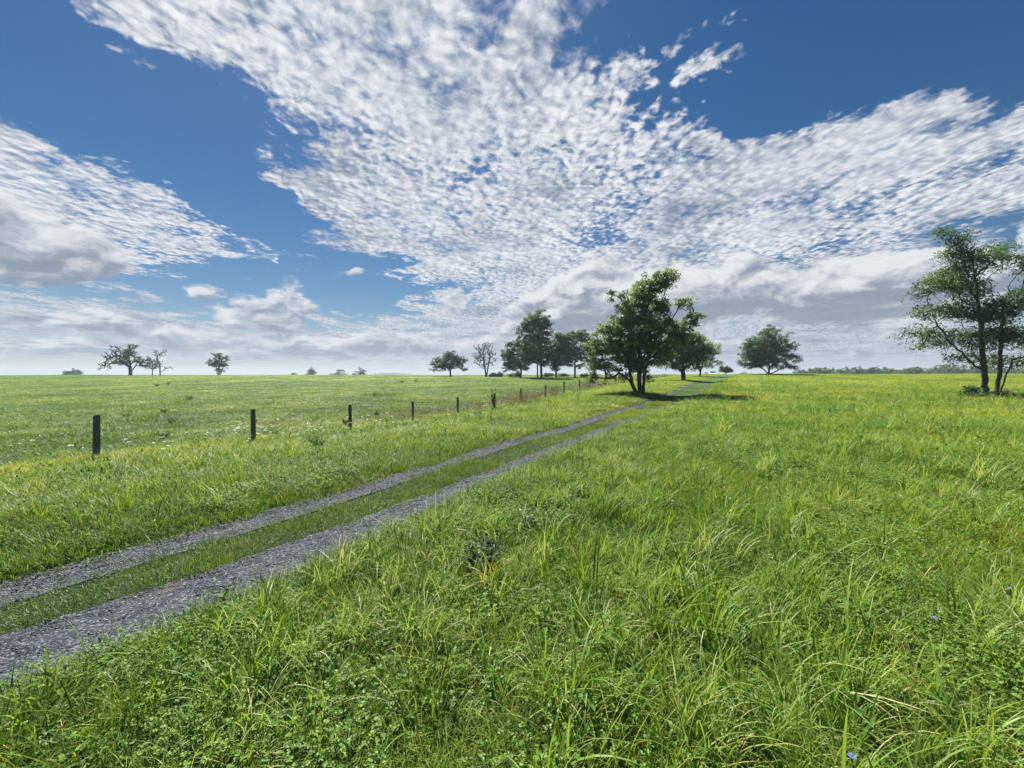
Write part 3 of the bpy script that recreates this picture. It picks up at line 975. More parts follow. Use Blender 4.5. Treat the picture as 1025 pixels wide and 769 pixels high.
x = fx + g2.normal(0.8, 1.7, n); y = yy
keep = (rut_dist(x, y) > 0.4) & (vnoise(x, y, 0.7, 77) + g2.normal(0, 0.45, n) > 0.62)
scat('white_wildflowers', x, y, g2.uniform(0.6, 1.3, n), UMBEL, g2.normal(0, 0.1, n), g2, zs=g2.uniform(0.5, 1.0, n), keep=keep)
x, y, r, ds = wedge(0.5, 4, 40, 1.0, g2)
keep = (rut_dist(x, y) > 0.3) & (vnoise(x, y, 0.6, 78) > 0.35)
scat('white_clover_heads', x, y, g2.uniform(0.3, 0.6, len(x)), DAISY, g2.normal(0, 0.1, len(x)), g2, keep=keep)

# loose stones in the ruts
def stone(rng):
    import bmesh
    bm = bmesh.new(); bmesh.ops.create_icosphere(bm, subdivisions=1, radius=0.5)
    s = rng.uniform(0.6, 1.1, 3)
    for v in bm.verts:
        v.co = Vector([c * k for c, k in zip(v.co * rng.uniform(0.75, 1.2), s)])
    me = bpy.data.meshes.new('stone'); bm.to_mesh(me); bm.free()
    me.materials.append(M_STONE); return me


M_STONE, T_ = new_mat('loose_stone')
at_ = T_.node('ShaderNodeAttribute', attribute_name='ptint', attribute_type='INSTANCER')
d_ = T_.node('ShaderNodeBsdfPrincipled')
T_.put(d_.inputs['Base Color'], T_.ramp(at_.outputs['Fac'], [(0, (0.014, 0.017, 0.024)), (0.45, (0.034, 0.042, 0.058)), (0.82, (0.072, 0.084, 0.108)), (0.97, (0.20, 0.21, 0.22)), (1, (0.12, 0.10, 0.075))]))
d_.inputs['Roughness'].default_value = 0.75
o_ = T_.node('ShaderNodeOutputMaterial'); T_.l.new(d_.outputs[0], o_.inputs[0])
STONES = [stone(g) for _ in range(7)]
x, y, r, ds = wedge(7000, 1.5, 45, 1.75, g2, -1.1, 0.5)
rd = rut_dist(x, y)
keep = (rd < 0.03 + 0.05 * g2.normal(0, 1, len(x))) & (g2.uniform(0, 1, len(x)) < 0.8)
scat('gravel_stones', x, y, np.minimum(g2.gamma(4, 0.0026, len(x)), 0.026) / np.maximum(ds, 0.3) ** 0.6, STONES, g2.uniform(0, 1, len(x)), g2, keep=keep, tilt=g2.uniform(0, 6, (len(x), 2)), dz=0.010)
#@@END_GROUND

# ------------------------------------------------------------------ trees
LEAF_DARK = [(0.0, (0.0233, 0.0496, 0.0258)), (0.4, (0.0512, 0.1029, 0.0412)), (0.7, (0.1045, 0.1751, 0.0567)), (1.0, (0.1979, 0.2677, 0.0904))]
LEAF_MID = [(0.0, (0.053, 0.0994, 0.0455)), (0.4, (0.1179, 0.201, 0.0758)), (0.7, (0.2208, 0.3075, 0.1135)), (1.0, (0.3831, 0.4257, 0.1703))]
LEAF_GREY = [(0.0, (0.033, 0.054, 0.039)), (0.5, (0.0675, 0.102, 0.069)), (1.0, (0.1275, 0.165, 0.105))]
M_LEAF_DARK = leaf_material('dark_leaf', LEAF_DARK, transl=0.38, rough=0.45, spec=0.35, inst=False)
M_LEAF_MID = leaf_material('green_leaf', LEAF_MID, transl=0.42, rough=0.45, spec=0.35, inst=False, tcol=(1.2, 1.15, 0.75))
M_LEAF_GREY = leaf_material('grey_green_leaf', LEAF_GREY, transl=0.25, rough=0.55, spec=0.25, inst=False)
M_LEAF_RUST = leaf_material('rusty_leaf', [(0, (0.06, 0.03, 0.02)), (1, (0.2, 0.11, 0.07))], transl=0.3, rough=0.6, spec=0.2, inst=False, tcol=(1.1, 0.9, 0.7))


def skeleton(rng, stems, lobes, n_cl, shell=0.5, min_z=0.0, steps=5, wig=0.12, limbs=True):
    """branching: stems, limbs to each lobe, then twigs to points spread through the lobes. Returns nodes, parents, tips"""
    nodes, par = [], []
    for pts in stems:                       # each stem is a polyline from the ground
        prev = -1
        pts = np.array(pts, float)
        m = max(4, int(np.linalg.norm(np.diff(pts, axis=0), axis=1).sum() / 0.35))
        tt = np.linspace(0, 1, m); kk = np.linspace(0, 1, len(pts))
        for i_ in range(m):
            q = np.array([np.interp(tt[i_], kk, pts[:, c]) for c in range(3)])
            if 0 < i_: q[:2] += rng.normal(0, 0.03, 2)
            nodes.append(q); par.append(prev); prev = len(nodes) - 1

    cx0, cy0 = np.mean([st[0][0] for st in stems]), 0.0

    def grow(target, jit, n_steps, zpen=0.3):
        A = np.array(nodes)
        d = target - A
        L = np.linalg.norm(d, axis=1)
        out_a = np.hypot(A[:, 0] - cx0, A[:, 1] - cy0); out_t = math.hypot(target[0] - cx0, target[1] - cy0)
        cost = L + zpen * np.maximum(0, A[:, 2] - target[2]) + 0.7 * np.maximum(0, np.hypot(d[:, 0], d[:, 1]) - np.maximum(d[:, 2], 0) * 1.6) + 1.6 * np.maximum(0, out_a - out_t)
        j = int(np.argmin(cost))
        a = A[j]; dirv = target - a; Ln = np.linalg.norm(dirv)
        if Ln < 0.05: return j
        k = max(2, min(n_steps, int(Ln / 0.3) + 1))
        bend = rng.normal(0, jit, 3) * Ln; bend[2] += 0.10 * Ln
        p = j
        for s in range(1, k + 1):
            t = s / k
            q = a + dirv * t + bend * (t * (1 - t)) * 2 + (rng.normal(0, 0.02, 3) * Ln if s < k else 0)
            nodes.append(q); par.append(p); p = len(nodes) - 1
        return p
    if limbs:
        for lb in sorted(lobes, key=lambda b: math.hypot(b[0] - cx0, b[1]) + 0.3 * b[2]):
            grow(np.array(lb[:3]) + rng.normal(0, 0.1, 3) * lb[3], wig, 9)
    wts = np.array([(lb[3] * lb[4] * lb[5]) ** 0.75 * (lb[6] if len(lb) > 6 else 1) for lb in lobes]); wts /= wts.sum()
    T = []
    li = rng.choice(len(lobes), n_cl, p=wts)
    for q in li:
        lb = lobes[q]
        for _ in range(6):
            v = rng.normal(0, 1, 3); v /= np.linalg.norm(v)
            v *= rng.uniform(shell, 1.0) * rng.choice([1, 1, 1, 0.6])
            pnt = np.array(lb[:3]) + v * np.array(lb[3:6])
            if pnt[2] > min_z: break
        T.append((pnt, q))
    T.sort(key=lambda t: np.linalg.norm(t[0] - nodes[len(nodes) // 2]))
    tips = [(grow(t, wig, steps), q) for t, q in T]
    return np.array(nodes), np.array(par), tips


def wood_mesh(name, nodes, par, r_trunk, r_tip=0.012, n_stems=1, power=0.5, sides=6, flare=1.35):
    n = len(nodes)
    cnt = np.zeros(n)
    kids = np.zeros(n, int)
    for i_ in range(n):
        if par[i_] >= 0: kids[par[i_]] += 1
    cnt[kids == 0] = 1
    for i_ in range(n - 1, -1, -1):
        if par[i_] >= 0: cnt[par[i_]] += cnt[i_]
    roots = np.where(par < 0)[0]
    rad = r_tip + (r_trunk - r_tip) * (cnt / cnt[roots].max()) ** power
    a = np.where(par >= 0)[0]
    p = par[a]
    A, B = nodes[p], nodes[a]
    d = B - A; L = np.linalg.norm(d, axis=1)[:, None] + 1e-9; d = d / L
    ref = np.where(np.abs(d[:, 2:3]) > 0.8, np.array([[1.0, 0, 0]]), np.array([[0, 0, 1.0]]))
    u = np.cross(d, ref); u /= np.linalg.norm(u, axis=1)[:, None]
    v = np.cross(d, u)
    ang = np.arange(sides) * 2 * np.pi / sides
    ring = np.cos(ang)[None, :, None] * u[:, None, :] + np.sin(ang)[None, :, None] * v[:, None, :]
    ra = np.minimum(rad[p], rad[a] * 1.6 + 0.0); rb = rad[a]
    fl = np.where((par[p] < 0), flare, 1.0)
    V = np.concatenate([A[:, None, :] - d[:, None, :] * (ra * 0.25)[:, None, None] + ring * (ra * fl)[:, None, None], B[:, None, :] + ring * rb[:, None, None]], 1).reshape(-1, 3)
    o = (np.arange(len(a)) * 2 * sides)[:, None]
    Q = np.concatenate([o + np.array([[k, (k + 1) % sides, sides + (k + 1) % sides, sides + k]]) for k in range(sides)])
    return make_mesh(name, V, Q, smooth=True)


def foliage_mesh(name, rng, nodes, tips, per, size, spread, flat=0.6, density=None, aspect=0.55, tint=(0.1, 0.9), droop=0.25):
    cs, ts = [], []
    for (i_, q) in tips:
        m = per if density is None else int(per * density[q])
        if m <= 0: continue
        m = max(2, int(rng.normal(m, m * 0.3)))
        sp = spread * rng.uniform(0.7, 1.25)
        off = rng.normal(0, 1, (m, 3)); off /= np.linalg.norm(off, axis=1)[:, None] + 1e-6
        off *= sp * rng.uniform(0.15, 1.0, m)[:, None] ** 0.6
        off[:, 2] = off[:, 2] * flat - droop * (off[:, 0] ** 2 + off[:, 1] ** 2) / max(sp, 0.01)
        cs.append(nodes[i_] + off)
        ts.append(np.clip(rng.uniform(*tint) * 0.7 + 0.3 * rng.uniform(0, 1, m), 0, 1))
    c = np.concatenate(cs); t = np.concatenate(ts)
    n = len(c)
    az = rng.uniform(0, 2 * np.pi, n); ti = rng.normal(-0.2, 0.5, n)
    f = np.stack([np.cos(az) * np.cos(ti), np.sin(az) * np.cos(ti), np.sin(ti)], -1)
    s = np.stack([-np.sin(az), np.cos(az), rng.normal(0, 0.6, n)], -1); s /= np.linalg.norm(s, axis=1)[:, None]
    L = size * rng.uniform(0.65, 1.35, n)[:, None]; Wd = L * aspect
    up = np.cross(f, s) * L * 0.12
    V = np.stack([c - f * L * 0.5, c + s * Wd * 0.5 + up, c + f * L * 0.5, c - s * Wd * 0.5 + up], 1).reshape(-1, 3)
    Q = np.arange(n * 4).reshape(n, 4)
    return make_mesh(name, V, Q, np.repeat(t, 4))


def tree(name, label, px, y, lobes_px, row=None, stems_px=None, n_cl=200, per=40, leaf=0.16, spread=0.5, r_trunk=0.2, mat=None, group=None, seed=1,
         cat='tree', density=None, depth=0.85, bark=None, shell=0.45, flat=0.6, wig=0.12, min_z=None, r_tip=0.012, steps=5, zbase=None, power=0.5, aspect=0.55, droop=0.25, yoff=None):
    """a tree whose lobes are given in picture pixels and turned into metres at its own distance, with its depth as real as its width.
    lobes_px: (cx, cy, rx, ry[, weight]) ; stems_px: list of polylines of (x, row)"""
    rng = np.random.default_rng(seed)
    s = y / F
    bx = (px - 512.0) * s
    bz = float(gz(bx, y)) if zbase is None else zbase
    row = ROW0 - (bz - EYE) / s if row is None else row
    def tz(r): return (row - r) * s
    lobes = []
    for q, lb in enumerate(lobes_px):
        cx, cy, rx, ry = lb[:4]
        ryd = (rx * 0.6 + ry * 0.4) * s * depth
        oy = rng.uniform(-0.5, 0.5) * ryd if yoff is None else yoff[q] * s
        lobes.append(((cx - px) * s, oy, tz(cy), rx * s, ryd, ry * s, lb[4] if len(lb) > 4 else 1.0))
    if stems_px is None:
        top = min(lb[1] for lb in lobes_px)
        stems_px = [[(px, row + 1), (px, row * 0.5 + top * 0.5)]]
    stems = [[((x - px) * s, (rng.normal(0, 0.12) if k else 0), tz(r)) for k, (x, r) in enumerate(st)] for st in stems_px]
    for st in stems: st[0] = (st[0][0], st[0][1], -0.12)
    nodes, par, tips = skeleton(rng, stems, lobes, n_cl, shell, min_z if min_z is not None else 0.1, steps, wig)
    root = thing(name, (bx, y, bz), label, cat, group)
    link('trunk', wood_mesh('trunk', nodes, par, r_trunk, r_tip, power=power), bark or M_BARK, root)
    if per > 0:
        link('crown', foliage_mesh('crown', rng, nodes, tips, per, leaf, spread, flat, density, aspect, droop=droop), mat or M_LEAF_MID, root)
    return root


# the broad tree standing beside the track, three stems and an uneven crown leaning left
bx, by = hit(637, 393)
tree('broadleaf_tree', 'largest tree beside the gravel track with three close dark stems and a tall uneven crown', 637, by,
     [(652, 288, 18, 16), (668, 278, 14, 11), (640, 298, 18, 15), (623, 306, 9, 12, .6), (613, 296, 8, 9, .5), (656, 308, 22, 13), (684, 302, 12, 9, .7), (690, 317, 11, 8, .8), (668, 324, 22, 12),
      (636, 320, 20, 14), (612, 328, 18, 12), (602, 345, 18, 13), (626, 348, 24, 15), (652, 340, 18, 12, .7), (606, 362, 18, 11), (636, 362, 22, 10), (594, 364, 8, 10, .7), (592, 378, 5, 9, .6), (607, 379, 8, 6, .5), (660, 358, 12, 8, .5), (678, 338, 16, 10, .8), (620, 373, 13, 6, .7), (642, 371, 12, 6, .6), (654, 350, 20, 14, .7), (630, 335, 30, 22, .7), (646, 376, 12, 5, .5), (626, 377, 10, 4, .4), (692, 326, 9, 7, .6)],
     row=393, stems_px=[[(637, 394), (632, 384), (629, 366), (621, 345), (615, 315)], [(640, 394), (638.5, 378), (640, 350), (645, 315), (655, 284)], [(643, 394), (644, 378), (647, 362), (656, 338), (672, 318)]],
     n_cl=1020, per=42, leaf=0.16, spread=0.37, r_trunk=0.15, mat=M_LEAF_MID, seed=21, wig=0.14)
# companions behind it by the track
tree('broadleaf_tree', 'full green tree by the track bend directly behind the largest tree', 683, 46,
     [(680, 336, 20, 9), (694, 334, 13, 8), (668, 342, 18, 10), (690, 346, 20, 10), (672, 354, 18, 10), (694, 354, 16, 9), (660, 352, 12, 11), (704, 345, 9, 9), (680, 326, 10, 7, .6), (676, 362, 16, 6, .6), (690, 362, 12, 6, .5)],
     row=376.5, stems_px=[[(683, 378), (683, 368), (681, 352), (680, 336)]], n_cl=520, per=46, leaf=0.19, spread=0.5, r_trunk=0.24, mat=M_LEAF_MID, seed=5)
tree('broadleaf_tree', 'smaller pale-stemmed tree at the top of the track with its crown hanging to the right', 701, 62,
     [(704, 350, 12, 10), (712, 346, 8, 8), (698, 358, 12, 9), (711, 360, 9, 8), (690, 350, 12, 10), (702, 340, 8, 6, .7)],
     row=375, stems_px=[[(699, 376), (702, 366), (705, 352)], [(701, 376), (698, 362), (694, 350)]], n_cl=170, per=36, leaf=0.22, spread=0.5, r_trunk=0.12, mat=M_LEAF_MID, bark=M_DEADWOOD, seed=6)
# lone dark tree on the crest
tree('lone_tree', 'dark rounded tree standing alone on the meadow crest right of the track', 769, 78,
     [(769, 340, 16, 13), (757, 348, 16, 12), (782, 346, 16, 11), (788, 338, 8, 8, .7), (750, 358, 11, 10), (764, 356, 16, 11), (784, 358, 16, 10), (795, 358, 8, 7, .7), (768, 332, 10, 7, .8), (744, 363, 6, 6, .5), (756, 366, 10, 5, .5), (785, 367, 12, 4, .5), (748, 346, 7, 6, .5), (768, 350, 24, 16), (770, 364, 20, 6, .7)],
     row=374.5, stems_px=[[(769, 376), (769, 366), (768, 350), (769, 334)]], n_cl=860, per=46, leaf=0.24, spread=0.6, r_trunk=0.22, mat=M_LEAF_DARK, seed=9)
# airy two-stemmed tree at the right edge
bx, by = hit(990, 395)
tree('airy_tree', 'tall open-crowned tree at the right edge with two dark stems and thin foliage', 989, by,
     [(944, 233, 8, 7, .8), (950, 241, 12, 10, .9), (956, 252, 14, 12), (964, 262, 18, 14), (950, 276, 22, 12), (928, 288, 22, 9, .8), (912, 298, 12, 8, .6), (985, 262, 20, 14, .6), (1004, 248, 18, 8, .55), (1018, 262, 16, 14, .5), (1040, 268, 20, 14, .5),
      (975, 288, 22, 14), (935, 312, 26, 10, .7), (912, 332, 14, 8, .55), (900, 338, 8, 5, .45), (960, 312, 22, 14, .9), (990, 312, 22, 16), (1015, 298, 20, 16, .8), (1042, 306, 22, 18, .7), (950, 336, 26, 12, .7), (924, 346, 10, 6, .45), (980, 340, 24, 14, .9), (1008, 334, 22, 14, .9), (1036, 340, 20, 14, .8), (966, 358, 22, 9, .5), (1000, 360, 18, 10, .7), (1030, 362, 18, 8, .6)],
     row=395, stems_px=[[(985, 396), (983.5, 372), (981, 320), (975, 275), (962, 243)], [(996, 396), (997.5, 375), (998, 345), (1002, 305)], [(998, 372), (1014, 360), (1034, 354)]],
     n_cl=1750, per=17, leaf=0.15, spread=0.55, r_trunk=0.155, mat=M_LEAF_DARK, seed=31, wig=0.12, flat=0.5, power=0.6, droop=0.15, r_tip=0.008)
sx, sy = hit(975, 397)
tree('undergrowth_shrub', 'low green shrub sprouting around the foot of the two-stemmed tree', 976, sy, [(968, 391, 8, 4), (976, 388, 8, 4), (992, 394, 6, 3), (1004, 393, 7, 4, .6)], row=397,
     n_cl=42, per=20, leaf=0.14, spread=0.28, r_trunk=0.03, mat=M_LEAF_MID, seed=32, cat='shrub')

# the grove beyond the pasture
GROVE = 'grove beyond the fenced pasture'
tree('grove_tree', 'lower leaning tree at the left end of the grove', 521, 84, [(516, 344, 11, 8), (508, 352, 8, 7), (520, 356, 11, 8), (510, 362, 7, 6), (528, 348, 8, 8), (506, 366, 4, 4, .6), (518, 364, 12, 6, .8)], row=375.6,
     n_cl=330, per=40, leaf=0.30, spread=0.6, r_trunk=0.2, mat=M_LEAF_DARK, seed=41, group=GROVE)
tree('grove_tree', 'tallest tree of the grove with a high domed crown', 541, 80, [(538, 318, 13, 9), (530, 326, 13, 10), (544, 324, 10, 10), (524, 332, 9, 8), (538, 338, 17, 12), (528, 346, 13, 9), (546, 346, 12, 11), (538, 354, 14, 8), (550, 358, 8, 8, .5), (534, 362, 12, 5, .7), (540, 330, 14, 12), (530, 356, 14, 8, .8), (546, 364, 8, 5, .6)], row=378.8,
     stems_px=[[(541.5, 380), (541, 366), (539, 345), (537, 320)]], n_cl=560, per=40, leaf=0.29, spread=0.6, r_trunk=0.25, mat=M_LEAF_DARK, seed=42, group=GROVE)
tree('grove_tree', 'slim-stemmed grove tree half hidden behind the tallest one', 537.5, 88, [(534, 340, 12, 10), (541, 352, 11, 9), (530, 352, 9, 8)], row=375.6, n_cl=220, per=38, leaf=0.3, spread=0.6, r_trunk=0.17, mat=M_LEAF_DARK, seed=43, group=GROVE)
tree('grove_tree', 'rounded grove tree just right of the tallest one', 556, 86, [(560, 338, 10, 9), (556, 348, 11, 9), (564, 350, 9, 9), (552, 356, 9, 7), (566, 340, 8, 8), (560, 360, 12, 7, .9), (556, 366, 9, 4, .6)], row=376,
     n_cl=380, per=42, leaf=0.3, spread=0.6, r_trunk=0.2, mat=M_LEAF_DARK, seed=44, group=GROVE)
tree('grove_tree', 'broad flat-topped tree at the right end of the grove', 575, 88, [(574, 335, 12, 7), (584, 336, 12, 8), (592, 342, 10, 9), (572, 346, 10, 8), (582, 350, 12, 9, .7), (592, 354, 8, 9), (568, 358, 9, 8), (580, 364, 6, 5, .5), (594, 366, 6, 6, .7), (572, 352, 12, 8), (586, 362, 9, 6, .6)], row=376,
     n_cl=440, per=40, leaf=0.3, spread=0.6, r_trunk=0.22, mat=M_LEAF_DARK, seed=45, group=GROVE)
tree('round_tree', 'low rounded grey-green tree on the skyline left of the bare tree', 450.4, 96, [(450, 360, 14, 8), (440, 362, 10, 6), (461, 361, 8, 6), (450, 354, 10, 5), (434, 368, 7, 3, .7), (464, 368, 6, 3, .6), (446, 366, 12, 4, .8)], row=376,
     n_cl=260, per=34, leaf=0.30, spread=0.55, r_trunk=0.22, mat=M_LEAF_GREY, seed=46)
tree('withered_tree', 'nearly bare tree with a few rusty leaves, left of the grove', 486, 94, [(484, 350, 10, 9), (478, 356, 8, 8), (492, 356, 7, 9), (484, 362, 10, 7), (476, 346, 6, 5, .6), (488, 344, 6, 5, .7)], row=376.5,
     stems_px=[[(486, 378), (485, 368), (483, 352)], [(486.5, 378), (488, 366), (491, 352)]], n_cl=240, per=5, leaf=0.22, spread=0.5, r_trunk=0.2, mat=M_LEAF_RUST, seed=47, r_tip=0.035, bark=M_BARK)

# pasture skyline, left
tree('old_oak', 'old spreading tree on the left skyline, bare grey limbs on its left side', 130.5, 112,
     [(132, 345, 6, 4), (131, 351, 7, 5), (128, 357, 8, 5), (122, 360, 7, 4, .8), (138, 358, 8, 5), (143, 362, 6, 3, .7), (118, 352, 12, 7, 1.6), (108, 357, 9, 8, 1.6), (104, 364, 9, 5, 1.2), (116, 346, 8, 4, 1.0)], row=373.4,
     n_cl=360, per=32, leaf=0.34, spread=0.65, r_trunk=0.4, mat=M_LEAF_DARK, seed=51, density=[1, 1, 1, 1, 1, .8, 0, 0, 0, 0], r_tip=0.045, flat=0.45)
tree('thin_tree', 'thin half-leafy tree between the old tree and the dead one', 152.5, 114, [(152, 361, 7, 4), (148, 365, 5, 3), (156, 365, 5, 3), (150, 357, 4, 3, .6)], row=373.4,
     n_cl=80, per=12, leaf=0.34, spread=0.55, r_trunk=0.12, mat=M_LEAF_GREY, seed=52, r_tip=0.04)
tree('dead_tree', 'leafless dead tree on the left skyline', 160, 113, [(160, 353, 5, 6), (164, 350, 4, 5), (158, 360, 6, 5), (168, 366, 6, 2.5), (156, 350, 4, 4)], row=373.6,
     n_cl=90, per=0, r_trunk=0.16, seed=53, r_tip=0.045, bark=M_DEADWOOD)
tree('spreading_shrub_tree', 'small many-branched tree alone on the left skyline', 219, 112, [(219, 354, 7, 4), (213, 361, 6, 4), (226, 357, 6, 4), (219, 362, 8, 4), (225, 364, 5, 3), (219, 369, 5, 3, .7)], row=373.6,
     stems_px=[[(218, 375), (216, 364)], [(219, 375), (220, 360)], [(220, 375), (224, 363)]], n_cl=170, per=24, leaf=0.3, spread=0.5, r_trunk=0.12, mat=M_LEAF_GREY, seed=54, flat=0.5)


def far_tree(name, px, y, w, h, row, label, seed, mat, group=None, n=60, cat='tree'):
    """distant crown: three to five uneven lobes on a short trunk"""
    rng = np.random.default_rng(seed)
    k = 4
    lob = [(px + rng.uniform(-0.7, 0.7) * w / 2, row - h * rng.uniform(0.4, 0.74), w * rng.uniform(0.24, 0.4), h * rng.uniform(0.2, 0.27)) for _ in range(k)] + [(px + rng.uniform(-.1, .1) * w, row - h * 0.74, w * 0.32, h * 0.25), (px, row - h * 0.5, w * 0.48, h * 0.25)]
    s = y / F
    return tree(name, label, px, y, lob, row=row, n_cl=n, per=26, leaf=0.9 * s + 0.12, spread=max(0.5, 1.6 * s), r_trunk=0.03 * h * s, mat=mat, seed=seed, group=group, cat=cat, zbase=EYE + (ROW0 - row) * s, min_z=-1)


def sunk(px, y):
    x = (px - 512.0) / F * y
    return ROW0 - (float(gz(x, y)) - EYE) * F / y


FAR = 'far trees along the pasture skyline'
for k, (px_, w_, top, lab) in enumerate([(66, 10, 370, 'small dark bush far off at the left end of the skyline'), (76, 14, 368, 'low wide far-off bush left of the old spreading tree'), (293, 9, 372, 'tiny far tree at the left of three on the mid skyline'), (312, 13, 367.5, 'dark far tree on the mid skyline with a stepped top'),
                                       (338, 18, 367.5, 'wide rounded far tree on the mid skyline'), (360, 12, 366.5, 'tallest far tree on the mid skyline beside the distant hill')]):
    y_ = 230 + 12 * k
    r_ = sunk(px_, y_)
    far_tree('far_tree', px_, y_, w_, r_ - top, r_, lab, 60 + k, M_LEAF_GREY, FAR)

# shrubs at the foot of the grove
for k, (px_, w_, h_, lab) in enumerate([(493, 10, 4.5, 'low shrub at the foot of the withered tree'), (500, 9, 5, 'small dark shrub between the withered tree and the grove'), (511, 12, 4.5, 'shrub under the left grove tree'), (518, 10, 5.5, 'taller shrub left of the leftmost grove trunk'),
                                      (549, 12, 4.5, 'shrub right of the tallest grove trunk'), (564, 14, 4, 'low wide shrub between the two right grove trunks'), (585, 14, 4, 'low shrub at the right end of the grove')]):
    far_tree('shrub', px_, 92 + k % 3, w_, h_, sunk(px_, 92) + 0.4, lab, 80 + k, M_LEAF_DARK, 'shrubs along the grove', 40, 'shrub')

# bush at the end of the track and the tree line behind the meadow
far_tree('bush', 726, 88, 15, 9, sunk(726, 88) + .5, 'round bush on the crest between the track and the lone tree', 95, M_LEAF_GREY, None, 80, 'bush')
TL = 'tree line along the far side of the meadow'
rng_t = np.random.default_rng(70)
xs_ = [706, 716, 742, 802, 812, 822, 832, 846, 858, 866, 877, 890, 902, 914, 925, 937, 950, 962, 974, 988, 1003, 1018, 1034]
tops = [372, 373, 372, 370.5, 368.5, 368, 369, 367.5, 367, 370, 367, 368, 369, 367.5, 368, 365.5, 364.5, 366, 367, 366, 368, 368, 367]
words_ = ['first', 'second', 'third', 'fourth', 'fifth', 'sixth', 'seventh', 'eighth', 'ninth', 'tenth', 'eleventh', 'twelfth', 'thirteenth', 'fourteenth', 'fifteenth', 'sixteenth', 'seventeenth', 'eighteenth', 'nineteenth', 'twentieth']
for k, (px_, top) in enumerate(zip(xs_, tops)):
    y_ = 215 + rng_t.uniform(-25, 40)
    r_ = sunk(px_, y_)
    lab = ['hazy far tree seen under the hanging crown at the top of the track', 'hazy far tree just left of the round bush on the crest', 'low far tree left of the lone dark tree'][k] if k < 3 else '%s far tree from the left in the hazy tree line right of the lone tree' % words_[k - 3]
    far_tree('far_tree', px_, y_, rng_t.uniform(22, 32) if k > 2 else 13, r_ - top + (1.5 if k > 2 else 0), r_, lab, 100 + k, M_LEAF_DARK, TL, 150)

# distant wooded hill on the horizon
hx = np.linspace(-1, 1, 61); hy = np.linspace(-1, 1, 21)
HX, HY = np.meshgrid(hx, hy)
hh = np.clip(1 - HX ** 2, 0, 1) ** 1.2 * np.clip(1 - HY ** 2, 0, 1)
HZ = -4 + hh * 20 + 0.8 * vnoise(HX * 60, HY * 60, 1.0, 5) * hh
yc = 1150.0
V = np.stack([(392 - 512) / F * yc + HX * 120, yc + HY * 160, HZ], -1).reshape(-1, 3)
i = np.arange(20 * 60); a, b = i // 60, i % 60
Q = np.stack([a * 61 + b, a * 61 + b + 1, (a + 1) * 61 + b + 1, (a + 1) * 61 + b], -1)
link('hill', make_mesh('hill', V, Q, smooth=True), flat_material('wooded_hill', (0.035, 0.055, 0.035), 0.95, 0.05, var=0.4, scale=0.15), kind='structure')

# ------------------------------------------------------------------ air
HAZE = 0.0004
bv = np.array([(sx_ * 1640.0, sy_, sz_) for sz_ in (-9.0, 34.0) for sy_ in (-420.0, 1690.0) for sx_ in (-1, 1)])
bq = np.array([(0, 2, 3, 1), (4, 5, 7, 6), (0, 1, 5, 4), (2, 6, 7, 3), (0, 4, 6, 2), (1, 3, 7, 5)])
M_HAZE, T_ = new_mat('thin_haze')
v_ = T_.node('ShaderNodeVolumePrincipled')
v_.inputs['Color'].default_value = (0.72, 0.82, 0.95, 1)
v_.inputs['Density'].default_value = HAZE
v_.inputs['Anisotropy'].default_value = 0.2
o_ = T_.node('ShaderNodeOutputMaterial'); T_.l.new(v_.outputs[0], o_.inputs['Volume'])
link('haze', make_mesh('haze', bv, bq), M_HAZE, kind='stuff')

# ------------------------------------------------------------------ fence posts
POSTL = ['nearest fence post, dark weathered wood, standing left in front of the pasture', 'second nearest fence post, straight and dark', 'third fence post from the nearest, with a slightly lighter cut top', 'fourth fence post from the nearest, slim and dark', 'fifth fence post from the nearest, last before the weedy tuft',
         'sixth fence post from the nearest, capped by a leafy weed', 'seventh fence post from the nearest, just past the weed-topped post', 'eighth fence post from the nearest, at the start of the brown grass', 'ninth fence post from the nearest, in brown seed grass', 'tenth fence post from the nearest, under the low left boughs of the largest tree',
         'eleventh fence post from the nearest, behind the hanging left leaves of the largest tree', 'twelfth fence post from the nearest, close left of the largest tree', 'farthest fence post in view, just left of the three dark stems']
rp = np.random.default_rng(4)
for k, (x_, y_) in enumerate(FENCE):
    z_ = float(gz(x_, y_))
    lean = rp.normal(0, 0.018, 2)
    if k == 0: lean = (0.02, 0)
    sides = 10
    hgt = 1.10 + rp.normal(0, 0.02); r0 = 0.066 + rp.normal(0, 0.004)
    lv = np.array([-0.3, 0.0, 0.3, 0.6, 0.85, hgt - 0.015, hgt])
    rd_ = r0 * np.array([1.04, 1.02, 1.0, 0.985, 0.97, 0.96, 0.88])
    V = []
    ang = np.arange(sides) * 2 * np.pi / sides
    bump_ = 1 + rp.normal(0, 0.04, sides)
    for l_, r_ in zip(lv, rd_):
        tiltcut = 0.012 * np.cos(ang + k) if l_ > 1 else 0
        V.append(np.stack([np.cos(ang) * r_ * bump_ + lean[0] * l_, np.sin(ang) * r_ * bump_ + lean[1] * l_, np.full(sides, l_) + tiltcut], -1))
    V = np.concatenate(V)
    Q = np.array([(i_ * sides + q, i_ * sides + (q + 1) % sides, (i_ + 1) * sides + (q + 1) % sides, (i_ + 1) * sides + q) for i_ in range(len(lv) - 1) for q in range(sides)])
    top = np.arange((len(lv) - 1) * sides, len(lv) * sides)[None, :]
    o = link('fence_post', make_mesh('fence_post', V, [Q, top]), M_POST, label=POSTL[k], category='fence post', group='fence posts along the pasture')
    o.location = (x_, y_, z_)


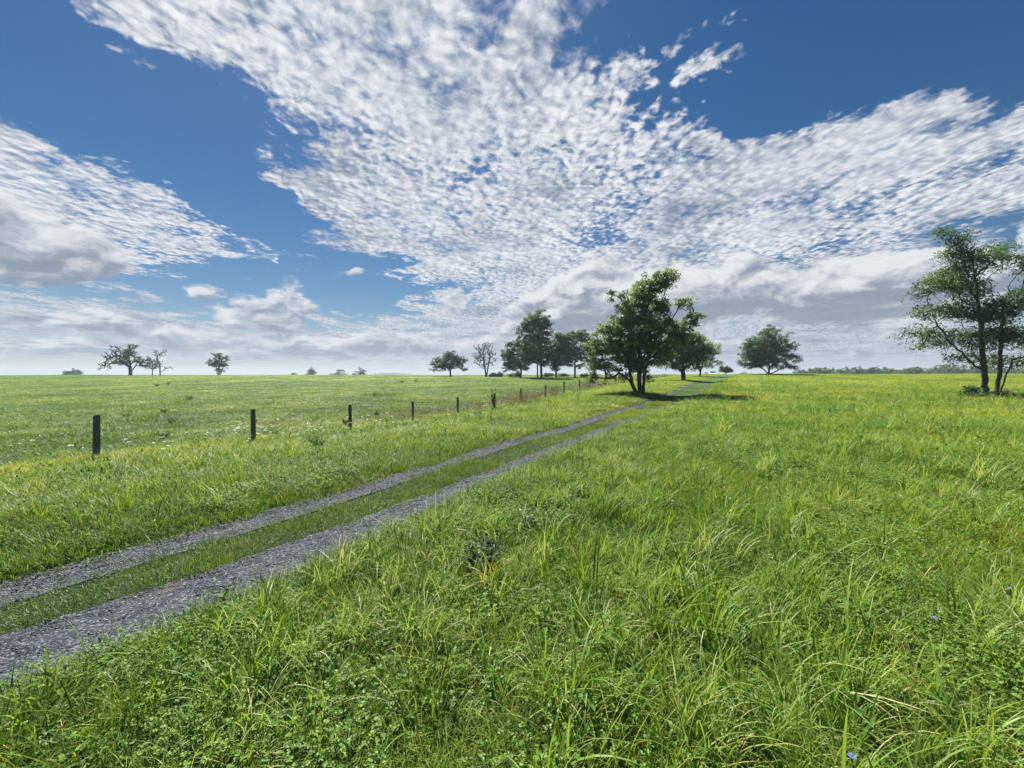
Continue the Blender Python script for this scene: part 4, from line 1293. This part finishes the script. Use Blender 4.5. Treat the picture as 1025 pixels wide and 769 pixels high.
# ------------------------------------------------------------------ single plants
def leafy_plant(name, px, py, label, size, n, h, leaf, mat, group=None, seed=1, cat='weed', white=0, xy=None):
    rng = np.random.default_rng(seed)
    x_, y_ = hit(px, py) if xy is None else xy
    root = thing(name, (x_, y_, float(gz(x_, y_))), label, cat, group)
    st = []
    tips = []
    for k in range(n):
        a = rng.uniform(0, 6.28); r = size * rng.uniform(0.1, 1) ** 0.7
        p0 = np.array([rng.normal(0, 0.02), rng.normal(0, 0.02), -0.03]); p2 = np.array([r * math.cos(a), r * math.sin(a), h * rng.uniform(0.5, 1.05)])
        p1 = p0 * 0.5 + p2 * 0.5 + np.array([0, 0, h * 0.12])
        st.append(tube([p0, p1, p2], [0.004, 0.003, 0.0015], 4))
        for t in np.linspace(0.35, 1.0, 6):
            q = p0 * (1 - t) ** 2 + 2 * t * (1 - t) * (p1 + (p1 - (p0 + p2) / 2)) + p2 * t * t
            tips += [q + rng.normal(0, 0.022, 3) for _ in range(3)]
    V, Q = join(st)
    link('stem', make_mesh('stem', V, Q, np.full(len(V), 0.4)), mat, root)
    c = leaves_at(rng, np.array(tips), 0.5, leaf, 0.5, (0.05, 0.95), 0.12)
    link('foliage', make_mesh('foliage', c[0], c[1], c[2]), mat, root)
    if white:
        cen = np.array([tips[q] for q in rng.integers(0, len(tips), white)]) + np.array([0, 0, 0.02])
        c = leaves_at(rng, cen, 0.4, leaf * 0.6, 0.9, (0, 1))
        link('blossom', make_mesh('blossom', c[0], c[1], c[2]), M_WHITE, root)
    return root


M_WEED = leaf_material('weed_leaf', [(0, (0.02, 0.05, 0.025)), (0.6, (0.05, 0.09, 0.045)), (1, (0.12, 0.18, 0.10))], transl=0.3, rough=0.5, spec=0.35, inst=False)
leafy_plant('weed', 481, 571, 'bushy dark weed with shiny leaves in the grass right of the track', 0.20, 22, 0.24, 0.04, M_WEED, seed=3)
leafy_plant('weed', 527, 534, 'smaller pale-flowered weed just behind the bushy dark weed', 0.11, 9, 0.2, 0.03, M_WEED, seed=4, white=18)
leafy_plant('weed', 494, 388, 'leafy weed growing over the sixth fence post', 0.18, 16, 1.35, 0.09, M_WEED, seed=5, xy=(-1.24, 26.15))
M_CLOVERW = leaf_material('pasture_weed_leaf', [(0, (0.025, 0.06, 0.022)), (0.6, (0.06, 0.12, 0.04)), (1, (0.11, 0.18, 0.07))], transl=0.35, inst=False, spec=0.2)
# darker thistle clumps standing about the grazed pasture
PW = [(162, 440, 'dark weed clump in the pasture close behind the nearest fence post'), (172, 424, 'dark weed clump in the pasture behind and right of the nearest fence post'), (163, 413, 'small dark clump left of the second fence post'), (157, 387, 'dark clump near the top of the pasture below the dead tree'), (168, 385, 'wide dark clump below the dead tree, right one of a pair'),
      (125, 418, 'faint weed clump above the nearest fence post'), (189, 400, 'dark clump midway up the pasture between first and second posts'), (374, 396, 'round dark clump up the pasture above the third fence post'), (402, 383, 'tiny clump near the skyline below the distant hill'), (416, 382.5, 'tiny clump near the skyline left of the round tree'),
      (318, 447, 'leafy weed clump on the verge between second and third posts'), (345, 425, 'clump beside the third fence post'), (376, 416, 'weed clump between third and fourth fence posts'), (478, 417, 'pale leafy weed at the fence right of the fifth post')]
for k, (px_, py_, lab) in enumerate(PW):
    x_, y_ = hit(px_, py_)
    sc = 0.9 + y_ / 60
    leafy_plant('pasture_weed', px_, py_, lab, 0.24 * sc, 12, 0.24 * sc, 0.05 * sc, M_CLOVERW, 'weed clumps about the pasture', 200 + k)
# blue chicory flowers on thin stalks
M_BLUE = leaf_material('blue_petal', [(0, (0.12, 0.16, 0.48)), (1, (0.22, 0.28, 0.66))], transl=0.25, rough=0.6, spec=0.1, inst=False, tcol=(1, 1, 1))
CH = [(1011, 566, 553, 'blue chicory flower near the right edge, the upper of two'), (1014, 606, 590, 'blue chicory flower near the right edge, the lower of two'), (857, 800, 762, 'blue chicory flower at the bottom edge right of centre'), (108, 528, 515, 'pale blue chicory flower on the verge left of the track'), (938, 640, 620, 'small blue chicory flower in the long grass on the right')]
rf = np.random.default_rng(6)
for k, (px_, prow, frow, lab) in enumerate(CH):
    x_, y_ = hit(px_, prow)
    z_ = float(gz(x_, y_))
    h_ = max(0.1, EYE + (ROW0 - frow) / F * y_ - z_)
    root = thing('chicory', (x_, y_, z_), lab, 'flower', 'blue chicory flowers')
    V, Q = tube([(0, 0, -0.03), (0.01, 0, h_ * 0.5), (0, 0.0, h_)], [0.003, 0.0025, 0.002], 5)
    link('stem', make_mesh('stem', V, Q, np.full(len(V), 0.5)), M_WEED, root)
    a = np.arange(14) / 14 * 6.283
    Vp, Qp = [], []
    for q, b in enumerate(a):
        f = np.array([math.cos(b), math.sin(b), 0.25]); s = np.array([-math.sin(b), math.cos(b), 0])
        c = np.array([0, 0, h_])
        Vp += [c + f * 0.002, c + f * 0.010 + s * 0.003, c + f * 0.016 + np.array([0, 0, rf.normal(0, 0.004)]), c + f * 0.010 - s * 0.003]; Qp.append([4 * q, 4 * q + 1, 4 * q + 2, 4 * q + 3])
    link('petals', make_mesh('petals', np.array(Vp), np.array(Qp), rf.uniform(0, 1, len(Vp))), M_BLUE, root)

# ------------------------------------------------------------------ white vehicle where the track tops the rise
import bmesh


def prism(name, prof, half, mat, parent, bev=0.03):
    """side profile (y, z) extruded across, edges rounded"""
    bm = bmesh.new()
    vs = [bm.verts.new((-half, y_, z_)) for y_, z_ in prof]
    f = bm.faces.new(vs)
    r = bmesh.ops.extrude_face_region(bm, geom=[f])
    for v in [e for e in r['geom'] if isinstance(e, bmesh.types.BMVert)]: v.co.x = half
    bmesh.ops.recalc_face_normals(bm, faces=bm.faces[:])
    if bev: bmesh.ops.bevel(bm, geom=bm.edges[:], offset=bev, segments=2, affect='EDGES')
    me = bpy.data.meshes.new(name); bm.to_mesh(me); bm.free()
    return link(name, me, mat, parent)


vy = 106.0
vx = (712.5 - 512) / F * vy
vz = float(gz(vx, vy))
car = thing('white_car', (vx, vy, vz), 'small white vehicle far off where the track tops the rise', 'car', None, -0.47)
M_PAINT = flat_material('white_paint', (0.8, 0.8, 0.79), 0.25, 0.5, var=0.02)
M_TYRE = flat_material('tyre_rubber', (0.02, 0.02, 0.02), 0.9, 0.2)
M_CGLASS = flat_material('car_glass', (0.05, 0.06, 0.07), 0.08, 0.6)
prism('body', [(-2.1, 0.35), (-2.12, 0.85), (-1.2, 0.98), (-0.5, 1.5), (1.2, 1.52), (2.0, 1.0), (2.1, 0.35)], 0.86, M_PAINT, car, 0.06)
prism('windscreen', [(-1.10, 1.06), (-0.56, 1.46), (-0.60, 1.49), (-1.16, 1.07)], 0.72, M_CGLASS, car, 0)
for sx_ in (-1, 1):
    w_ = prism('side_window', [(-0.95, 1.03), (-0.42, 1.42), (1.1, 1.43), (1.65, 1.05)], 0.012, M_CGLASS, car, 0); w_.location.x = sx_ * 0.862
    hl = prism('headlight', [(-2.13, 0.68), (-2.14, 0.82), (-1.95, 0.86), (-1.95, 0.7)], 0.16, M_PAINT, car, 0.01); hl.location.x = sx_ * 0.62
    for wy in (-1.35, 1.35):
        V, Q = tube([(-0.11, 0, 0), (0.11, 0, 0)], [0.33, 0.33], 20)
        caps = [np.arange(20)[None, :], np.arange(20, 40)[None, :]]
        wh = link('wheel', make_mesh('wheel', V, [Q, np.concatenate(caps)]), M_TYRE, car); wh.location = (sx_ * 0.78, wy, 0.33)
